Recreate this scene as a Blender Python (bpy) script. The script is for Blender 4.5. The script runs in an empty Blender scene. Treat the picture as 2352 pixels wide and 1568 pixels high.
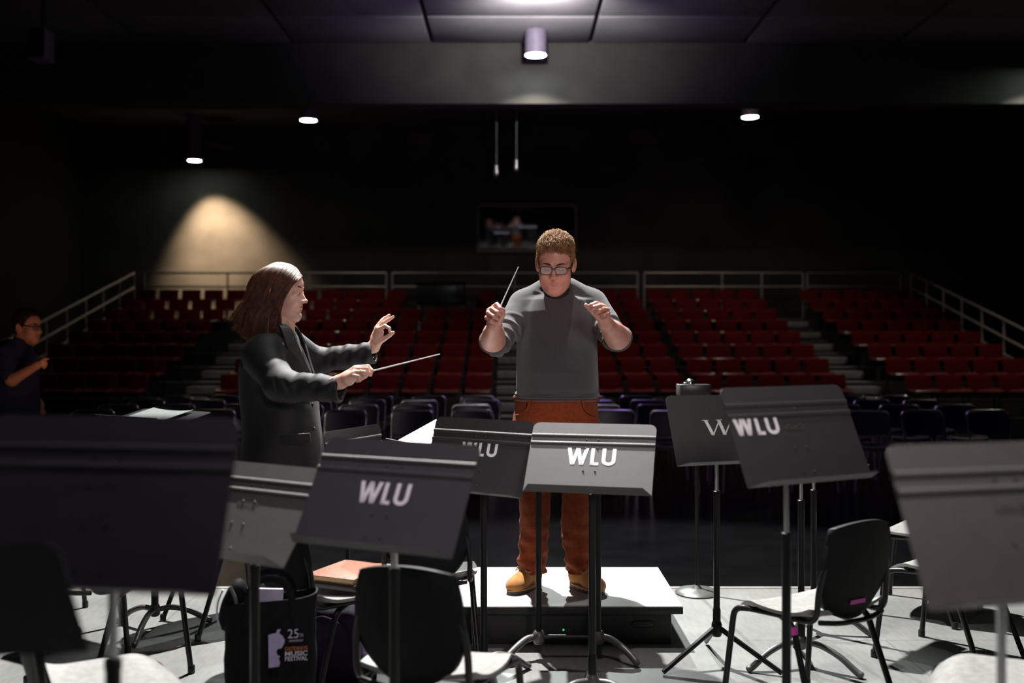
import bpy, bmesh, math, random
import numpy as np
from mathutils import Vector, Matrix

random.seed(7)
rng = np.random.default_rng(11)
SC = bpy.context.scene
COL = SC.collection
PI = math.pi

# ------------------------------------------------------------------ camera frame
FPX, CAMH, HOR, CXP = 2287.0, 1.5, 770.0, 1176.0


def P(px, py, d):
    """world point seen at photo pixel (px, py) at distance d from the camera plane"""
    return np.array([(px - CXP) * d / FPX, d, CAMH - (py - HOR) * d / FPX])


# ------------------------------------------------------------------ materials
def mat(name, col, rough=.5, metal=0., spec=.5, var=0., vscale=20., bump=0., bscale=200., sss=0., coat=0.,
        emit=None, estr=0., stretch=None, sheen=0., trans=0., alpha=1.):
    m = bpy.data.materials.new(name)
    m.use_nodes = True
    nt = m.node_tree
    b = nt.nodes['Principled BSDF']
    b.inputs['Base Color'].default_value = (*col, 1)
    b.inputs['Roughness'].default_value = rough
    b.inputs['Metallic'].default_value = metal
    b.inputs['Specular IOR Level'].default_value = spec
    b.inputs['Coat Weight'].default_value = coat
    b.inputs['Sheen Weight'].default_value = sheen
    b.inputs['Transmission Weight'].default_value = trans
    b.inputs['Alpha'].default_value = alpha
    if sss:
        b.inputs['Subsurface Weight'].default_value = sss
        b.inputs['Subsurface Radius'].default_value = (.012, .005, .003)
        b.inputs['Subsurface Scale'].default_value = 1.
    if emit:
        b.inputs['Emission Color'].default_value = (*emit, 1)
        b.inputs['Emission Strength'].default_value = estr
    tc = nt.nodes.new('ShaderNodeTexCoord')
    mp = nt.nodes.new('ShaderNodeMapping')
    nt.links.new(tc.outputs['Object'], mp.inputs['Vector'])
    if stretch:
        mp.inputs['Scale'].default_value = stretch
    if var:
        n = nt.nodes.new('ShaderNodeTexNoise')
        n.inputs['Scale'].default_value = vscale
        n.inputs['Detail'].default_value = 5
        nt.links.new(mp.outputs['Vector'], n.inputs['Vector'])
        r = nt.nodes.new('ShaderNodeValToRGB')
        r.color_ramp.elements[0].position = .3
        r.color_ramp.elements[1].position = .7
        r.color_ramp.elements[0].color = (*[max(0, c * (1 - var)) for c in col], 1)
        r.color_ramp.elements[1].color = (*[min(1, c * (1 + var)) for c in col], 1)
        nt.links.new(n.outputs['Fac'], r.inputs['Fac'])
        nt.links.new(r.outputs['Color'], b.inputs['Base Color'])
    if bump:
        n2 = nt.nodes.new('ShaderNodeTexNoise')
        n2.inputs['Scale'].default_value = bscale
        n2.inputs['Detail'].default_value = 4
        nt.links.new(mp.outputs['Vector'], n2.inputs['Vector'])
        bp = nt.nodes.new('ShaderNodeBump')
        bp.inputs['Strength'].default_value = bump
        bp.inputs['Distance'].default_value = .01
        nt.links.new(n2.outputs['Fac'], bp.inputs['Height'])
        nt.links.new(bp.outputs['Normal'], b.inputs['Normal'])
    return m


M = {}
M['skin'] = mat('skin', (.56, .265, .21), .45, var=.09, vscale=30, bump=.03, bscale=350, sss=.12)
M['skin_pale'] = mat('skin_pale', (.62, .36, .29), .45, var=.09, vscale=30, bump=.03, bscale=350, sss=.12)
M['skin_dim'] = mat('skin_dim', (.52, .23, .15), .5, var=.08, vscale=30, bump=.03, bscale=350)
M['lips'] = mat('lips', (.46, .19, .15), .4, var=.1, vscale=60)
M['hair_man'] = mat('hair_man', (.25, .13, .055), .6, var=.45, vscale=60, spec=.25)
M['hair_woman'] = mat('hair_woman', (.075, .026, .013), .5, var=.55, vscale=45, spec=.35)
M['brow_brown'] = mat('brow_brown', (.07, .033, .016), .7, spec=.2, var=.3, vscale=60)
M['hair_dark'] = mat('hair_dark', (.04, .02, .014), .7, spec=.2, var=.3, vscale=60)
M['sweater'] = mat('sweater', (.052, .050, .055), .9, var=.22, vscale=260, bump=.45, bscale=520, sheen=.25)
M['corduroy'] = mat('corduroy', (.23, .044, .012), .85, spec=.2, var=.18, vscale=60, bump=.3, bscale=300, sheen=.05)
M['belt'] = mat('belt', (.13, .035, .02), .5, var=.2, vscale=40)
M['suede'] = mat('suede', (.42, .17, .035), .9, var=.16, vscale=40, bump=.25, bscale=400, sheen=.2)
M['sole'] = mat('sole', (.045, .03, .025), .6, var=.2, vscale=40)
M['welt'] = mat('welt', (.45, .26, .13), .7, var=.2, vscale=80)
M['black_cloth'] = mat('black_cloth', (.022, .022, .025), .8, var=.3, vscale=120, bump=.25, bscale=400, sheen=.15)
M['shirt_black'] = mat('shirt_black', (.01, .01, .012), .85, var=.3, vscale=120, bump=.2, bscale=300)
M['jacket'] = mat('jacket', (.007, .0073, .0085), .6, spec=.3, var=.25, vscale=140, bump=.18, bscale=500, sheen=.05)
M['lapel'] = mat('lapel', (.024, .025, .027), .5, var=.2, vscale=140, bump=.1, bscale=500)
M['trouser_dark'] = mat('trouser_dark', (.02, .012, .03), .8, var=.25, vscale=80, bump=.2, bscale=300)
M['navy'] = mat('navy_cotton', (.012, .012, .05), .9, var=.2, vscale=90, bump=.25, bscale=300)
M['black_plastic'] = mat('black_plastic', (.012, .012, .013), .35, var=.2, vscale=50)
M['lens'] = mat('spectacle_lens', (.95, .95, 1), .02, trans=1., spec=.5, var=.01)
M['eye_white'] = mat('eye_white', (.75, .7, .66), .2, var=.04)
M['iris'] = mat('iris', (.03, .018, .012), .15, var=.2)
M['teeth'] = mat('teeth', (.8, .76, .7), .25, var=.04)
M['gold'] = mat('gold', (.6, .4, .2), .25, 1., var=.1)
M['baton_white'] = mat('baton_white', (.85, .83, .82), .4, var=.05, vscale=60)
M['cork'] = mat('cork', (.45, .28, .15), .7, var=.3, vscale=150)
M['powder_coat'] = mat('powder_coat', (.020, .019, .021), .62, spec=1., var=.14, vscale=25, bump=.10, bscale=900)
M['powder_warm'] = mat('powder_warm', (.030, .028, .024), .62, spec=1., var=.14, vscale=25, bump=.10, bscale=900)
M['matte_black'] = mat('matte_black', (.012, .012, .013), .9, spec=.1, var=.2, vscale=40)
M['tube_black'] = mat('tube_black', (.006, .006, .0065), .35, spec=.3, var=.2, vscale=60)
M['base_grey'] = mat('base_grey', (.13, .13, .125), .35, .4, var=.15, vscale=40)
M['leg_chrome'] = mat('leg_chrome', (.55, .53, .58), .3, .6, var=.06, vscale=90)
M['chrome'] = mat('chrome', (.62, .62, .64), .22, 1., var=.06, vscale=90)
M['stencil'] = mat('stencil_white', (.88, .86, .90), .7, var=.06, vscale=90)
M['rivet'] = mat('rivet', (.06, .06, .06), .35, .3, var=.2)
M['chair_shell'] = mat('chair_shell', (.009, .009, .0095), .55, spec=.12, var=.2, vscale=40, bump=.10, bscale=600)
M['chair_seat_lit'] = mat('chair_seat_lit', (.26, .257, .247), .45, spec=.6, var=.18, vscale=40, bump=.12, bscale=600)  # dark seat plastic, with the strong light on it painted in as pale grey
M['chair_tube'] = mat('chair_tube', (.010, .0095, .010), .35, spec=.35, var=.2, vscale=60)
M['tape_pink'] = mat('tape_pink', (.62, .06, .38), .6, var=.1, vscale=60)
M['paper'] = mat('paper', (.85, .86, .86), .8, var=.05, vscale=12)
M['podium_top'] = mat('podium_top', (.34, .337, .325), .6, var=.07, vscale=7, bump=.03, bscale=90)
M['podium_dark'] = mat('podium_dark', (.018, .018, .019), .6, var=.25, vscale=15, bump=.1, bscale=150)
M['led'] = mat('led_green', (.02, .5, .1), .3, emit=(.03, .8, .2), estr=.8, var=.05)
M['tote'] = mat('tote_black', (.006, .006, .008), .75, spec=.15, var=.3, vscale=40, bump=.25, bscale=120)
M['lavender'] = mat('print_lavender', (.42, .37, .58), .45, var=.1, vscale=30)
M['print_white'] = mat('print_white', (.55, .53, .6), .5, var=.08, vscale=50)
M['print_orange'] = mat('print_orange', (.42, .12, .04), .5, var=.1, vscale=50)
M['paper_dimmed'] = mat('paper_dimmed', (.10, .11, .11), .8, var=.05, vscale=12)  # white paper darkened in its colour to stand in for weaker light
M['lilac_paper'] = mat('lilac_paper', (.62, .56, .74), .7, var=.12, vscale=25)
M['purple_cloth'] = mat('purple_cloth', (.045, .018, .07), .8, var=.25, vscale=40, bump=.2, bscale=200)
M['book_tan'] = mat('book_tan', (.25, .085, .045), .6, var=.5, vscale=60, stretch=(1, 9, 1), bump=.15, bscale=200)
M['book_pages'] = mat('book_pages', (.6, .42, .22), .8, var=.25, vscale=200, stretch=(1, 1, 12))
M['red_fabric'] = mat('red_fabric', (.10, .005, .005), .8, spec=.08, var=.25, vscale=60, bump=.2, bscale=300)
M['red_plastic'] = mat('red_plastic', (.19, .04, .034), .16, spec=1., var=.15, vscale=40)  # red lightened to paint in the light falling on the seats from above
M['seat_metal'] = mat('seat_metal', (.02, .02, .02), .4, .3, var=.2)
M['vinyl_blue'] = mat('vinyl_blue', (.010, .009, .022), .4, var=.25, vscale=40)
M['rail'] = mat('rail_grey', (.42, .36, .33), .42, .55, var=.1, vscale=30)
M['riser'] = mat('riser_dark', (.014, .013, .013), .8, var=.25, vscale=8)
M['step'] = mat('step_grey', (.20, .195, .18), .75, var=.2, vscale=10)
M['wall_dark'] = mat('wall_dark', (.075, .066, .055), .85, var=.3, vscale=1.2, bump=.15, bscale=30)
M['wall_black'] = mat('wall_black', (.02, .02, .021), .9, var=.25, vscale=2)
M['bulkhead'] = mat('bulkhead', (.055, .055, .05), .9, var=.2, vscale=2, bump=.1, bscale=40)
M['ceil_panel'] = mat('ceil_panel', (.26, .25, .27), .85, var=.12, vscale=2)
M['ceil_dark'] = mat('ceil_dark', (.10, .092, .085), .9, var=.2, vscale=2)
M['groove'] = mat('groove', (.02, .02, .02), .9, var=.2)
M['housing'] = mat('lamp_housing', (.20, .17, .24), .5, var=.12, vscale=15)
M['lamp_disc'] = mat('lamp_disc', (.9, 1, .95), .4, emit=(.86, 1., .9), estr=30., var=.02)
M['vent'] = mat('vent_panel', (.22, .18, .16), .8, var=.15, vscale=14)
M['cable'] = mat('cable', (.06, .06, .07), .4, var=.2)
M['glass'] = mat('booth_glass', (.9, .92, .95), .03, trans=1., var=.01)
M['booth'] = mat('booth_wall', (.09, .085, .11), .8, var=.2, vscale=4)
M['booth_sill'] = mat('booth_sill', (.30, .22, .21), .6, var=.2, vscale=6)
M['screen'] = mat('booth_screen', (.3, .28, .36), .4, emit=(.5, .45, .62), estr=.10, var=.1)


def floor_mat():
    m = bpy.data.materials.new('stage_floor')
    m.use_nodes = True
    nt = m.node_tree
    b = nt.nodes['Principled BSDF']
    tc = nt.nodes.new('ShaderNodeTexCoord')
    n1 = nt.nodes.new('ShaderNodeTexNoise'); n1.inputs['Scale'].default_value = 2.2; n1.inputs['Detail'].default_value = 8
    n2 = nt.nodes.new('ShaderNodeTexNoise'); n2.inputs['Scale'].default_value = 45; n2.inputs['Detail'].default_value = 6
    mp = nt.nodes.new('ShaderNodeMapping'); mp.inputs['Scale'].default_value = (1, .25, 1); mp.inputs['Rotation'].default_value = (0, 0, .5)
    nt.links.new(tc.outputs['Object'], n1.inputs['Vector'])
    nt.links.new(tc.outputs['Object'], mp.inputs['Vector'])
    nt.links.new(mp.outputs['Vector'], n2.inputs['Vector'])
    br = nt.nodes.new('ShaderNodeTexBrick')
    br.inputs['Scale'].default_value = 1.
    br.inputs['Brick Width'].default_value = 2.44
    br.inputs['Row Height'].default_value = 1.22
    br.inputs['Mortar Size'].default_value = .004
    br.inputs['Color1'].default_value = (.195, .197, .192, 1)
    br.inputs['Color2'].default_value = (.175, .177, .173, 1)
    br.inputs['Mortar'].default_value = (.12, .12, .12, 1)
    m2 = nt.nodes.new('ShaderNodeMapping'); m2.inputs['Location'].default_value = (.6, -.02, 0)
    nt.links.new(tc.outputs['Object'], m2.inputs['Vector'])
    nt.links.new(m2.outputs['Vector'], br.inputs['Vector'])
    r1 = nt.nodes.new('ShaderNodeValToRGB')
    r1.color_ramp.elements[0].position = .3; r1.color_ramp.elements[0].color = (.72, .72, .72, 1)
    r1.color_ramp.elements[1].position = .7; r1.color_ramp.elements[1].color = (1.1, 1.1, 1.08, 1)
    nt.links.new(n1.outputs['Fac'], r1.inputs['Fac'])
    r2 = nt.nodes.new('ShaderNodeValToRGB')
    r2.color_ramp.elements[0].position = .35; r2.color_ramp.elements[0].color = (.86, .86, .86, 1)
    r2.color_ramp.elements[1].position = .6; r2.color_ramp.elements[1].color = (1, 1, 1, 1)
    nt.links.new(n2.outputs['Fac'], r2.inputs['Fac'])
    x1 = nt.nodes.new('ShaderNodeMixRGB'); x1.blend_type = 'MULTIPLY'; x1.inputs['Fac'].default_value = 1
    x2 = nt.nodes.new('ShaderNodeMixRGB'); x2.blend_type = 'MULTIPLY'; x2.inputs['Fac'].default_value = 1
    nt.links.new(br.outputs['Color'], x1.inputs['Color1']); nt.links.new(r1.outputs['Color'], x1.inputs['Color2'])
    nt.links.new(x1.outputs['Color'], x2.inputs['Color1']); nt.links.new(r2.outputs['Color'], x2.inputs['Color2'])
    nt.links.new(x2.outputs['Color'], b.inputs['Base Color'])
    b.inputs['Roughness'].default_value = .5
    return m


M['stage_floor'] = floor_mat()
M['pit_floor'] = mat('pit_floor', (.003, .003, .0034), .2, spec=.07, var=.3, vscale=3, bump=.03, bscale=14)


# ------------------------------------------------------------------ mesh builder
class MB:
    def __init__(s):
        s.v = []; s.f = []; s.mi = []

    def add(s, vs, fs, mi=0):
        o = len(s.v)
        s.v += [tuple(map(float, p)) for p in vs]
        for q in fs:
            s.f.append(tuple(int(i) + o for i in q)); s.mi.append(mi)
        return s

    def box(s, c, size, R=None, bev=0., mi=0):
        bm = bmesh.new()
        bmesh.ops.create_cube(bm, size=1)
        for v in bm.verts:
            v.co = Vector((v.co.x * size[0], v.co.y * size[1], v.co.z * size[2]))
        if bev:
            bmesh.ops.bevel(bm, geom=list(bm.edges), offset=bev, segments=2, profile=.5, affect='EDGES')
        bm.verts.ensure_lookup_table()
        vs = np.array([v.co[:] for v in bm.verts])
        if R is not None:
            vs = vs @ np.asarray(R).T
        vs = vs + np.asarray(c)
        fs = [[v.index for v in f.verts] for f in bm.faces]
        bm.free()
        return s.add(vs, fs, mi)

    def tube(s, pts, r, n=8, mi=0, flat=1., caps=True, up=(0, 0, 1)):
        pts = np.asarray(pts, float)
        k = len(pts)
        rr = np.full(k, r, float) if np.isscalar(r) else np.asarray(r, float)
        T = np.gradient(pts, axis=0)
        T /= np.linalg.norm(T, axis=1)[:, None] + 1e-12
        u = np.array(up, float)
        if abs(T[0] @ u) > .95:
            u = np.array([1., 0, 0])
        vs = []
        prev = None
        for i in range(k):
            a = u - T[i] * (u @ T[i]) if prev is None else prev - T[i] * (prev @ T[i])
            a /= np.linalg.norm(a) + 1e-12
            prev = a
            b = np.cross(T[i], a)
            for j in range(n):
                t = 2 * PI * j / n
                vs.append(pts[i] + rr[i] * (a * math.cos(t) * flat + b * math.sin(t)))
        fs = []
        for i in range(k - 1):
            for j in range(n):
                fs.append((i * n + j, i * n + (j + 1) % n, (i + 1) * n + (j + 1) % n, (i + 1) * n + j))
        if caps:
            fs.append(tuple(range(n))[::-1]); fs.append(tuple((k - 1) * n + j for j in range(n)))
        return s.add(vs, fs, mi)

    def lathe(s, prof, n=24, c=(0, 0, 0), mi=0):
        vs = []; k = len(prof)
        for r, z in prof:
            for j in range(n):
                t = 2 * PI * j / n
                vs.append((c[0] + r * math.cos(t), c[1] + r * math.sin(t), c[2] + z))
        fs = [(i * n + j, i * n + (j + 1) % n, (i + 1) * n + (j + 1) % n, (i + 1) * n + j) for i in range(k - 1) for j in range(n)]
        fs.append(tuple(range(n))[::-1]); fs.append(tuple((k - 1) * n + j for j in range(n)))
        return s.add(vs, fs, mi)

    def prism(s, poly, e1, e2, n, th, o=(0, 0, 0), mi=0):
        """2-D polygon in axes e1,e2 at o, extruded by th along n (convex or simple ngon)"""
        e1, e2, n, o = map(lambda q: np.asarray(q, float), (e1, e2, n, o))
        k = len(poly)
        a = [o + e1 * x + e2 * y for x, y in poly]
        b = [p + n * th for p in a]
        fs = [tuple(range(k))[::-1], tuple(range(k, 2 * k))] + [(i, (i + 1) % k, k + (i + 1) % k, k + i) for i in range(k)]
        return s.add(a + b, fs, mi)

    def ball(s, c, r, n=12, mi=0):
        r3 = np.ones(3) * np.asarray(r)
        m = n // 2
        vs = [(c[0], c[1], c[2] - r3[2])]
        for i in range(1, m):
            ph = -PI / 2 + PI * i / m
            for j in range(n):
                t = 2 * PI * j / n
                vs.append((c[0] + r3[0] * math.cos(ph) * math.cos(t), c[1] + r3[1] * math.cos(ph) * math.sin(t), c[2] + r3[2] * math.sin(ph)))
        vs.append((c[0], c[1], c[2] + r3[2]))
        fs = [(0, 1 + (j + 1) % n, 1 + j) for j in range(n)]
        for i in range(m - 2):
            for j in range(n):
                a = 1 + i * n
                fs.append((a + j, a + (j + 1) % n, a + n + (j + 1) % n, a + n + j))
        a = 1 + (m - 2) * n
        fs += [(a + j, a + (j + 1) % n, len(vs) - 1) for j in range(n)]
        return s.add(vs, fs, mi)

    def shell(s, fn, nu, nv, th, mi=0):
        """double-sided grid surface: fn(u,v)->(point, offset dir)"""
        top = []; bot = []
        for i in range(nu + 1):
            for j in range(nv + 1):
                p, d = fn(-1 + 2 * i / nu, -1 + 2 * j / nv)
                p = np.asarray(p, float)
                top.append(p); bot.append(p + np.asarray(d, float) * th)
        N = (nu + 1) * (nv + 1)
        ix = lambda i, j: i * (nv + 1) + j
        fs = []
        for i in range(nu):
            for j in range(nv):
                q = (ix(i, j), ix(i + 1, j), ix(i + 1, j + 1), ix(i, j + 1))
                fs.append(q); fs.append(tuple(N + t for t in q[::-1]))
        ring = [ix(i, 0) for i in range(nu)] + [ix(nu, j) for j in range(nv)] + [ix(i, nv) for i in range(nu, 0, -1)] + [ix(0, j) for j in range(nv, 0, -1)]
        for a, b in zip(ring, ring[1:] + ring[:1]):
            fs.append((b, a, N + a, N + b))
        return s.add(top + bot, fs, mi)

    def mesh(s, name, mats, ang=.7):
        me = bpy.data.meshes.new(name)
        me.from_pydata(s.v, [], s.f)
        for m in (mats if isinstance(mats, (list, tuple)) else [mats]):
            me.materials.append(m)
        if any(s.mi):
            me.polygons.foreach_set('material_index', s.mi)
        me.polygons.foreach_set('use_smooth', [True] * len(me.polygons))
        me.validate()
        me.update()
        if ang:
            me.set_sharp_from_angle(angle=ang)
        return me


def link(name, me, parent=None, loc=None):
    o = bpy.data.objects.new(name, me)
    COL.objects.link(o)
    if parent is not None:
        o.parent = parent
    if loc is not None:
        o.location = loc
    return o


def obj(name, mb, m, parent=None, ang=.7, label=None, loc=None):
    o = link(name, mb.mesh(name, m, ang), parent, loc)
    if label:
        o['label'] = label
    return o


def tag(o, label, cat, group=None, kind=None):
    o['label'] = label; o['category'] = cat
    if group: o['group'] = group
    if kind: o['kind'] = kind
    return o


def thing(name, label, cat, loc=(0, 0, 0), rz=0., group=None):
    o = bpy.data.objects.new(name, None)
    COL.objects.link(o)
    o.empty_display_size = .1
    o.location = loc; o.rotation_euler = (0, 0, rz)
    return tag(o, label, cat, group)


def struct(name, mb, m, parent=None, ang=.5):
    o = obj(name, mb, m, parent, ang)
    if parent is None:
        o['kind'] = 'structure'
    return o


def dup(root, loc, rz, label, group=None):
    r = root.copy(); COL.objects.link(r)
    r.location = loc; r.rotation_euler = (0, 0, rz)
    r['label'] = label
    if group: r['group'] = group
    for ch in list(root.children):
        c = ch.copy(); COL.objects.link(c); c.parent = r
        for g in list(ch.children):
            d = g.copy(); COL.objects.link(d); d.parent = c
    return r


def crm(pts, n=8):
    """Catmull-Rom through pts"""
    p = [np.asarray(q, float) for q in pts]
    p = [2 * p[0] - p[1]] + p + [2 * p[-1] - p[-2]]
    out = []
    for i in range(1, len(p) - 2):
        for k in range(n):
            t = k / n
            out.append(.5 * (2 * p[i] + (p[i + 1] - p[i - 1]) * t + (2 * p[i - 1] - 5 * p[i] + 4 * p[i + 1] - p[i + 2]) * t * t
                             + (3 * p[i] - p[i - 1] - 3 * p[i + 1] + p[i + 2]) * t ** 3))
    out.append(p[-2])
    return np.array(out)


def fillet(pts, r=.05, n=6):
    p = [np.asarray(q, float) for q in pts]
    out = [p[0]]
    for i in range(1, len(p) - 1):
        a, b, c = p[i - 1], p[i], p[i + 1]
        da = (a - b) / np.linalg.norm(a - b); dc = (c - b) / np.linalg.norm(c - b)
        rr = min(r, .49 * np.linalg.norm(a - b), .49 * np.linalg.norm(c - b))
        for k in range(n + 1):
            t = k / n
            out.append((1 - t) ** 2 * (b + da * rr) + 2 * t * (1 - t) * b + t * t * (b + dc * rr))
    out.append(p[-1])
    return np.array(out)


def rot(ax, a):
    return np.array(Matrix.Rotation(a, 3, ax))


# ------------------------------------------------------------------ implicit surfaces (bodies and cloth)
class Sdf:
    def __init__(s):
        s.ops = []

    def add(s, fn, lo, hi, k=.01, mode='u'):
        s.ops.append((fn, np.asarray(lo, float), np.asarray(hi, float), k, mode)); return s

    def cap(s, a, b, ra, rb=None, k=.01, mode='u', rip=None):
        a = np.asarray(a, float); b = np.asarray(b, float)
        rb = ra if rb is None else rb
        ba = b - a; L2 = float(ba @ ba) + 1e-12; L = math.sqrt(L2)
        R = max(ra, rb) + (abs(rip[0]) if rip else 0)
        e = ba / L
        q1 = np.cross(e, (0, 0, 1.)) if abs(e[2]) < .9 else np.cross(e, (1., 0, 0))
        q1 /= np.linalg.norm(q1); q2 = np.cross(e, q1)

        def fn(X, Y, Z):
            px, py, pz = X - a[0], Y - a[1], Z - a[2]
            t0 = (px * ba[0] + py * ba[1] + pz * ba[2]) / L2
            t = np.clip(t0, 0, 1)
            dx, dy, dz = px - t * ba[0], py - t * ba[1], pz - t * ba[2]
            r = ra + (rb - ra) * t
            if rip:
                u = dx * q1[0] + dy * q1[1] + dz * q1[2]; w = dx * q2[0] + dy * q2[1] + dz * q2[2]
                ph = np.arctan2(w, u)
                x_ = rip[1] * t0 * L
                r = r + rip[0] * (np.sin(x_ + rip[2] * np.sin(ph + rip[3]) + 1.3 * np.sin(2 * ph)) + .7 * np.sin(.57 * x_ + 2.1 * np.sin(ph + 1 + rip[3])) + .4 * np.sin(1.9 * x_ + 3 * np.sin(ph - rip[3]))) * np.clip(t0 * 3, 0, 1)
            return np.sqrt(dx * dx + dy * dy + dz * dz) - r
        return s.add(fn, np.minimum(a, b) - R, np.maximum(a, b) + R, k, mode)

    def chain(s, pts, rs, k=.006, mode='u'):
        for i in range(len(pts) - 1):
            s.cap(pts[i], pts[i + 1], rs[i], rs[i + 1], k, mode)
        return s

    def ell(s, c, r, R=None, k=.01, mode='u'):
        c = np.asarray(c, float); r = np.asarray(r, float) * np.ones(3)
        R_ = np.eye(3) if R is None else np.asarray(R)

        def fn(X, Y, Z):
            x, y, z = X - c[0], Y - c[1], Z - c[2]
            u = x * R_[0, 0] + y * R_[1, 0] + z * R_[2, 0]
            v = x * R_[0, 1] + y * R_[1, 1] + z * R_[2, 1]
            w = x * R_[0, 2] + y * R_[1, 2] + z * R_[2, 2]
            k0 = np.sqrt((u / r[0]) ** 2 + (v / r[1]) ** 2 + (w / r[2]) ** 2)
            k1 = np.sqrt((u / r[0] ** 2) ** 2 + (v / r[1] ** 2) ** 2 + (w / r[2] ** 2) ** 2) + 1e-9
            return k0 * (k0 - 1) / k1
        m = r.max() if R is not None else r
        return s.add(fn, c - m, c + m, k, mode)

    def box(s, c, half, rd=.01, R=None, k=.01, mode='u'):
        c = np.asarray(c, float); half = np.asarray(half, float)
        R_ = np.eye(3) if R is None else np.asarray(R)

        def fn(X, Y, Z):
            x, y, z = X - c[0], Y - c[1], Z - c[2]
            q = [np.abs(x * R_[0, i] + y * R_[1, i] + z * R_[2, i]) - (half[i] - rd) for i in range(3)]
            o = np.sqrt(sum(np.maximum(t, 0) ** 2 for t in q))
            return o + np.minimum(np.maximum(np.maximum(q[0], q[1]), q[2]), 0) - rd
        m = np.ones(3) * np.linalg.norm(half) if R is not None else half
        return s.add(fn, c - m, c + m, k, mode)

    def loft(s, rows, k=.02, p=2.3, fold=None, mode='u'):
        """rows of (z, cx, cy, rx, ry), any order"""
        A = np.array(sorted(rows))
        z0, z1 = A[0, 0], A[-1, 0]

        def fn(X, Y, Z):
            cx, cy, rx, ry = (np.interp(Z, A[:, 0], A[:, i]) for i in (1, 2, 3, 4))
            u = (X - cx) / rx; w = (Y - cy) / ry
            q = (np.abs(u) ** p + np.abs(w) ** p) ** (1 / p)
            d = (q - 1) * np.minimum(rx, ry)
            if fold:
                d = d + fold(np.arctan2(w, u), Z)
            return np.maximum(d, np.maximum(z0 - Z, Z - z1))
        lo = np.array([(A[:, 1] - A[:, 3]).min(), (A[:, 2] - A[:, 4]).min(), z0]) - .012
        hi = np.array([(A[:, 1] + A[:, 3]).max(), (A[:, 2] + A[:, 4]).max(), z1]) + .012
        return s.add(fn, lo, hi, k, mode)

    def half(s, pt, n, k=.004):
        """keep only the side of the plane with (p-pt).n < 0"""
        pt = np.asarray(pt, float); n = np.asarray(n, float); n = n / np.linalg.norm(n)
        return s.add(lambda X, Y, Z: (X - pt[0]) * n[0] + (Y - pt[1]) * n[1] + (Z - pt[2]) * n[2], (-9,) * 3, (9,) * 3, k, 'i')

    def mesh(s, h=.005, smooth=1):
        un = [o for o in s.ops if o[4] == 'u']
        lo = np.min([o[1] for o in un], 0) - 3 * h; hi = np.max([o[2] for o in un], 0) + 3 * h
        n = np.ceil((hi - lo) / h).astype(int) + 1
        ax = [(lo[i] + h * np.arange(n[i])).astype(np.float32) for i in range(3)]
        g = np.full(n, .2, np.float32)
        for fn, l, u, k, mode in s.ops:
            m = k + 2.5 * h
            i0 = np.clip(np.floor((l - m - lo) / h).astype(int), 0, n); i1 = np.clip(np.ceil((u + m - lo) / h).astype(int) + 1, 0, n)
            if (i1 <= i0).any(): continue
            sl = tuple(slice(a, b) for a, b in zip(i0, i1))
            d = fn(ax[0][sl[0]][:, None, None], ax[1][sl[1]][None, :, None], ax[2][sl[2]][None, None, :])
            d = np.broadcast_to(d, g[sl].shape)
            a = g[sl]
            if mode == 'u':
                if k > 0:
                    t = np.clip(.5 + .5 * (a - d) / k, 0, 1)
                    g[sl] = a + (d - a) * t - k * t * (1 - t)
                else:
                    g[sl] = np.minimum(a, d)
            else:
                e = -d if mode == 's' else d
                t = np.clip(.5 - .5 * (a - e) / k, 0, 1)
                g[sl] = a + (e - a) * t + k * t * (1 - t)
        return surface_nets(g, lo, h, smooth)


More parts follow.
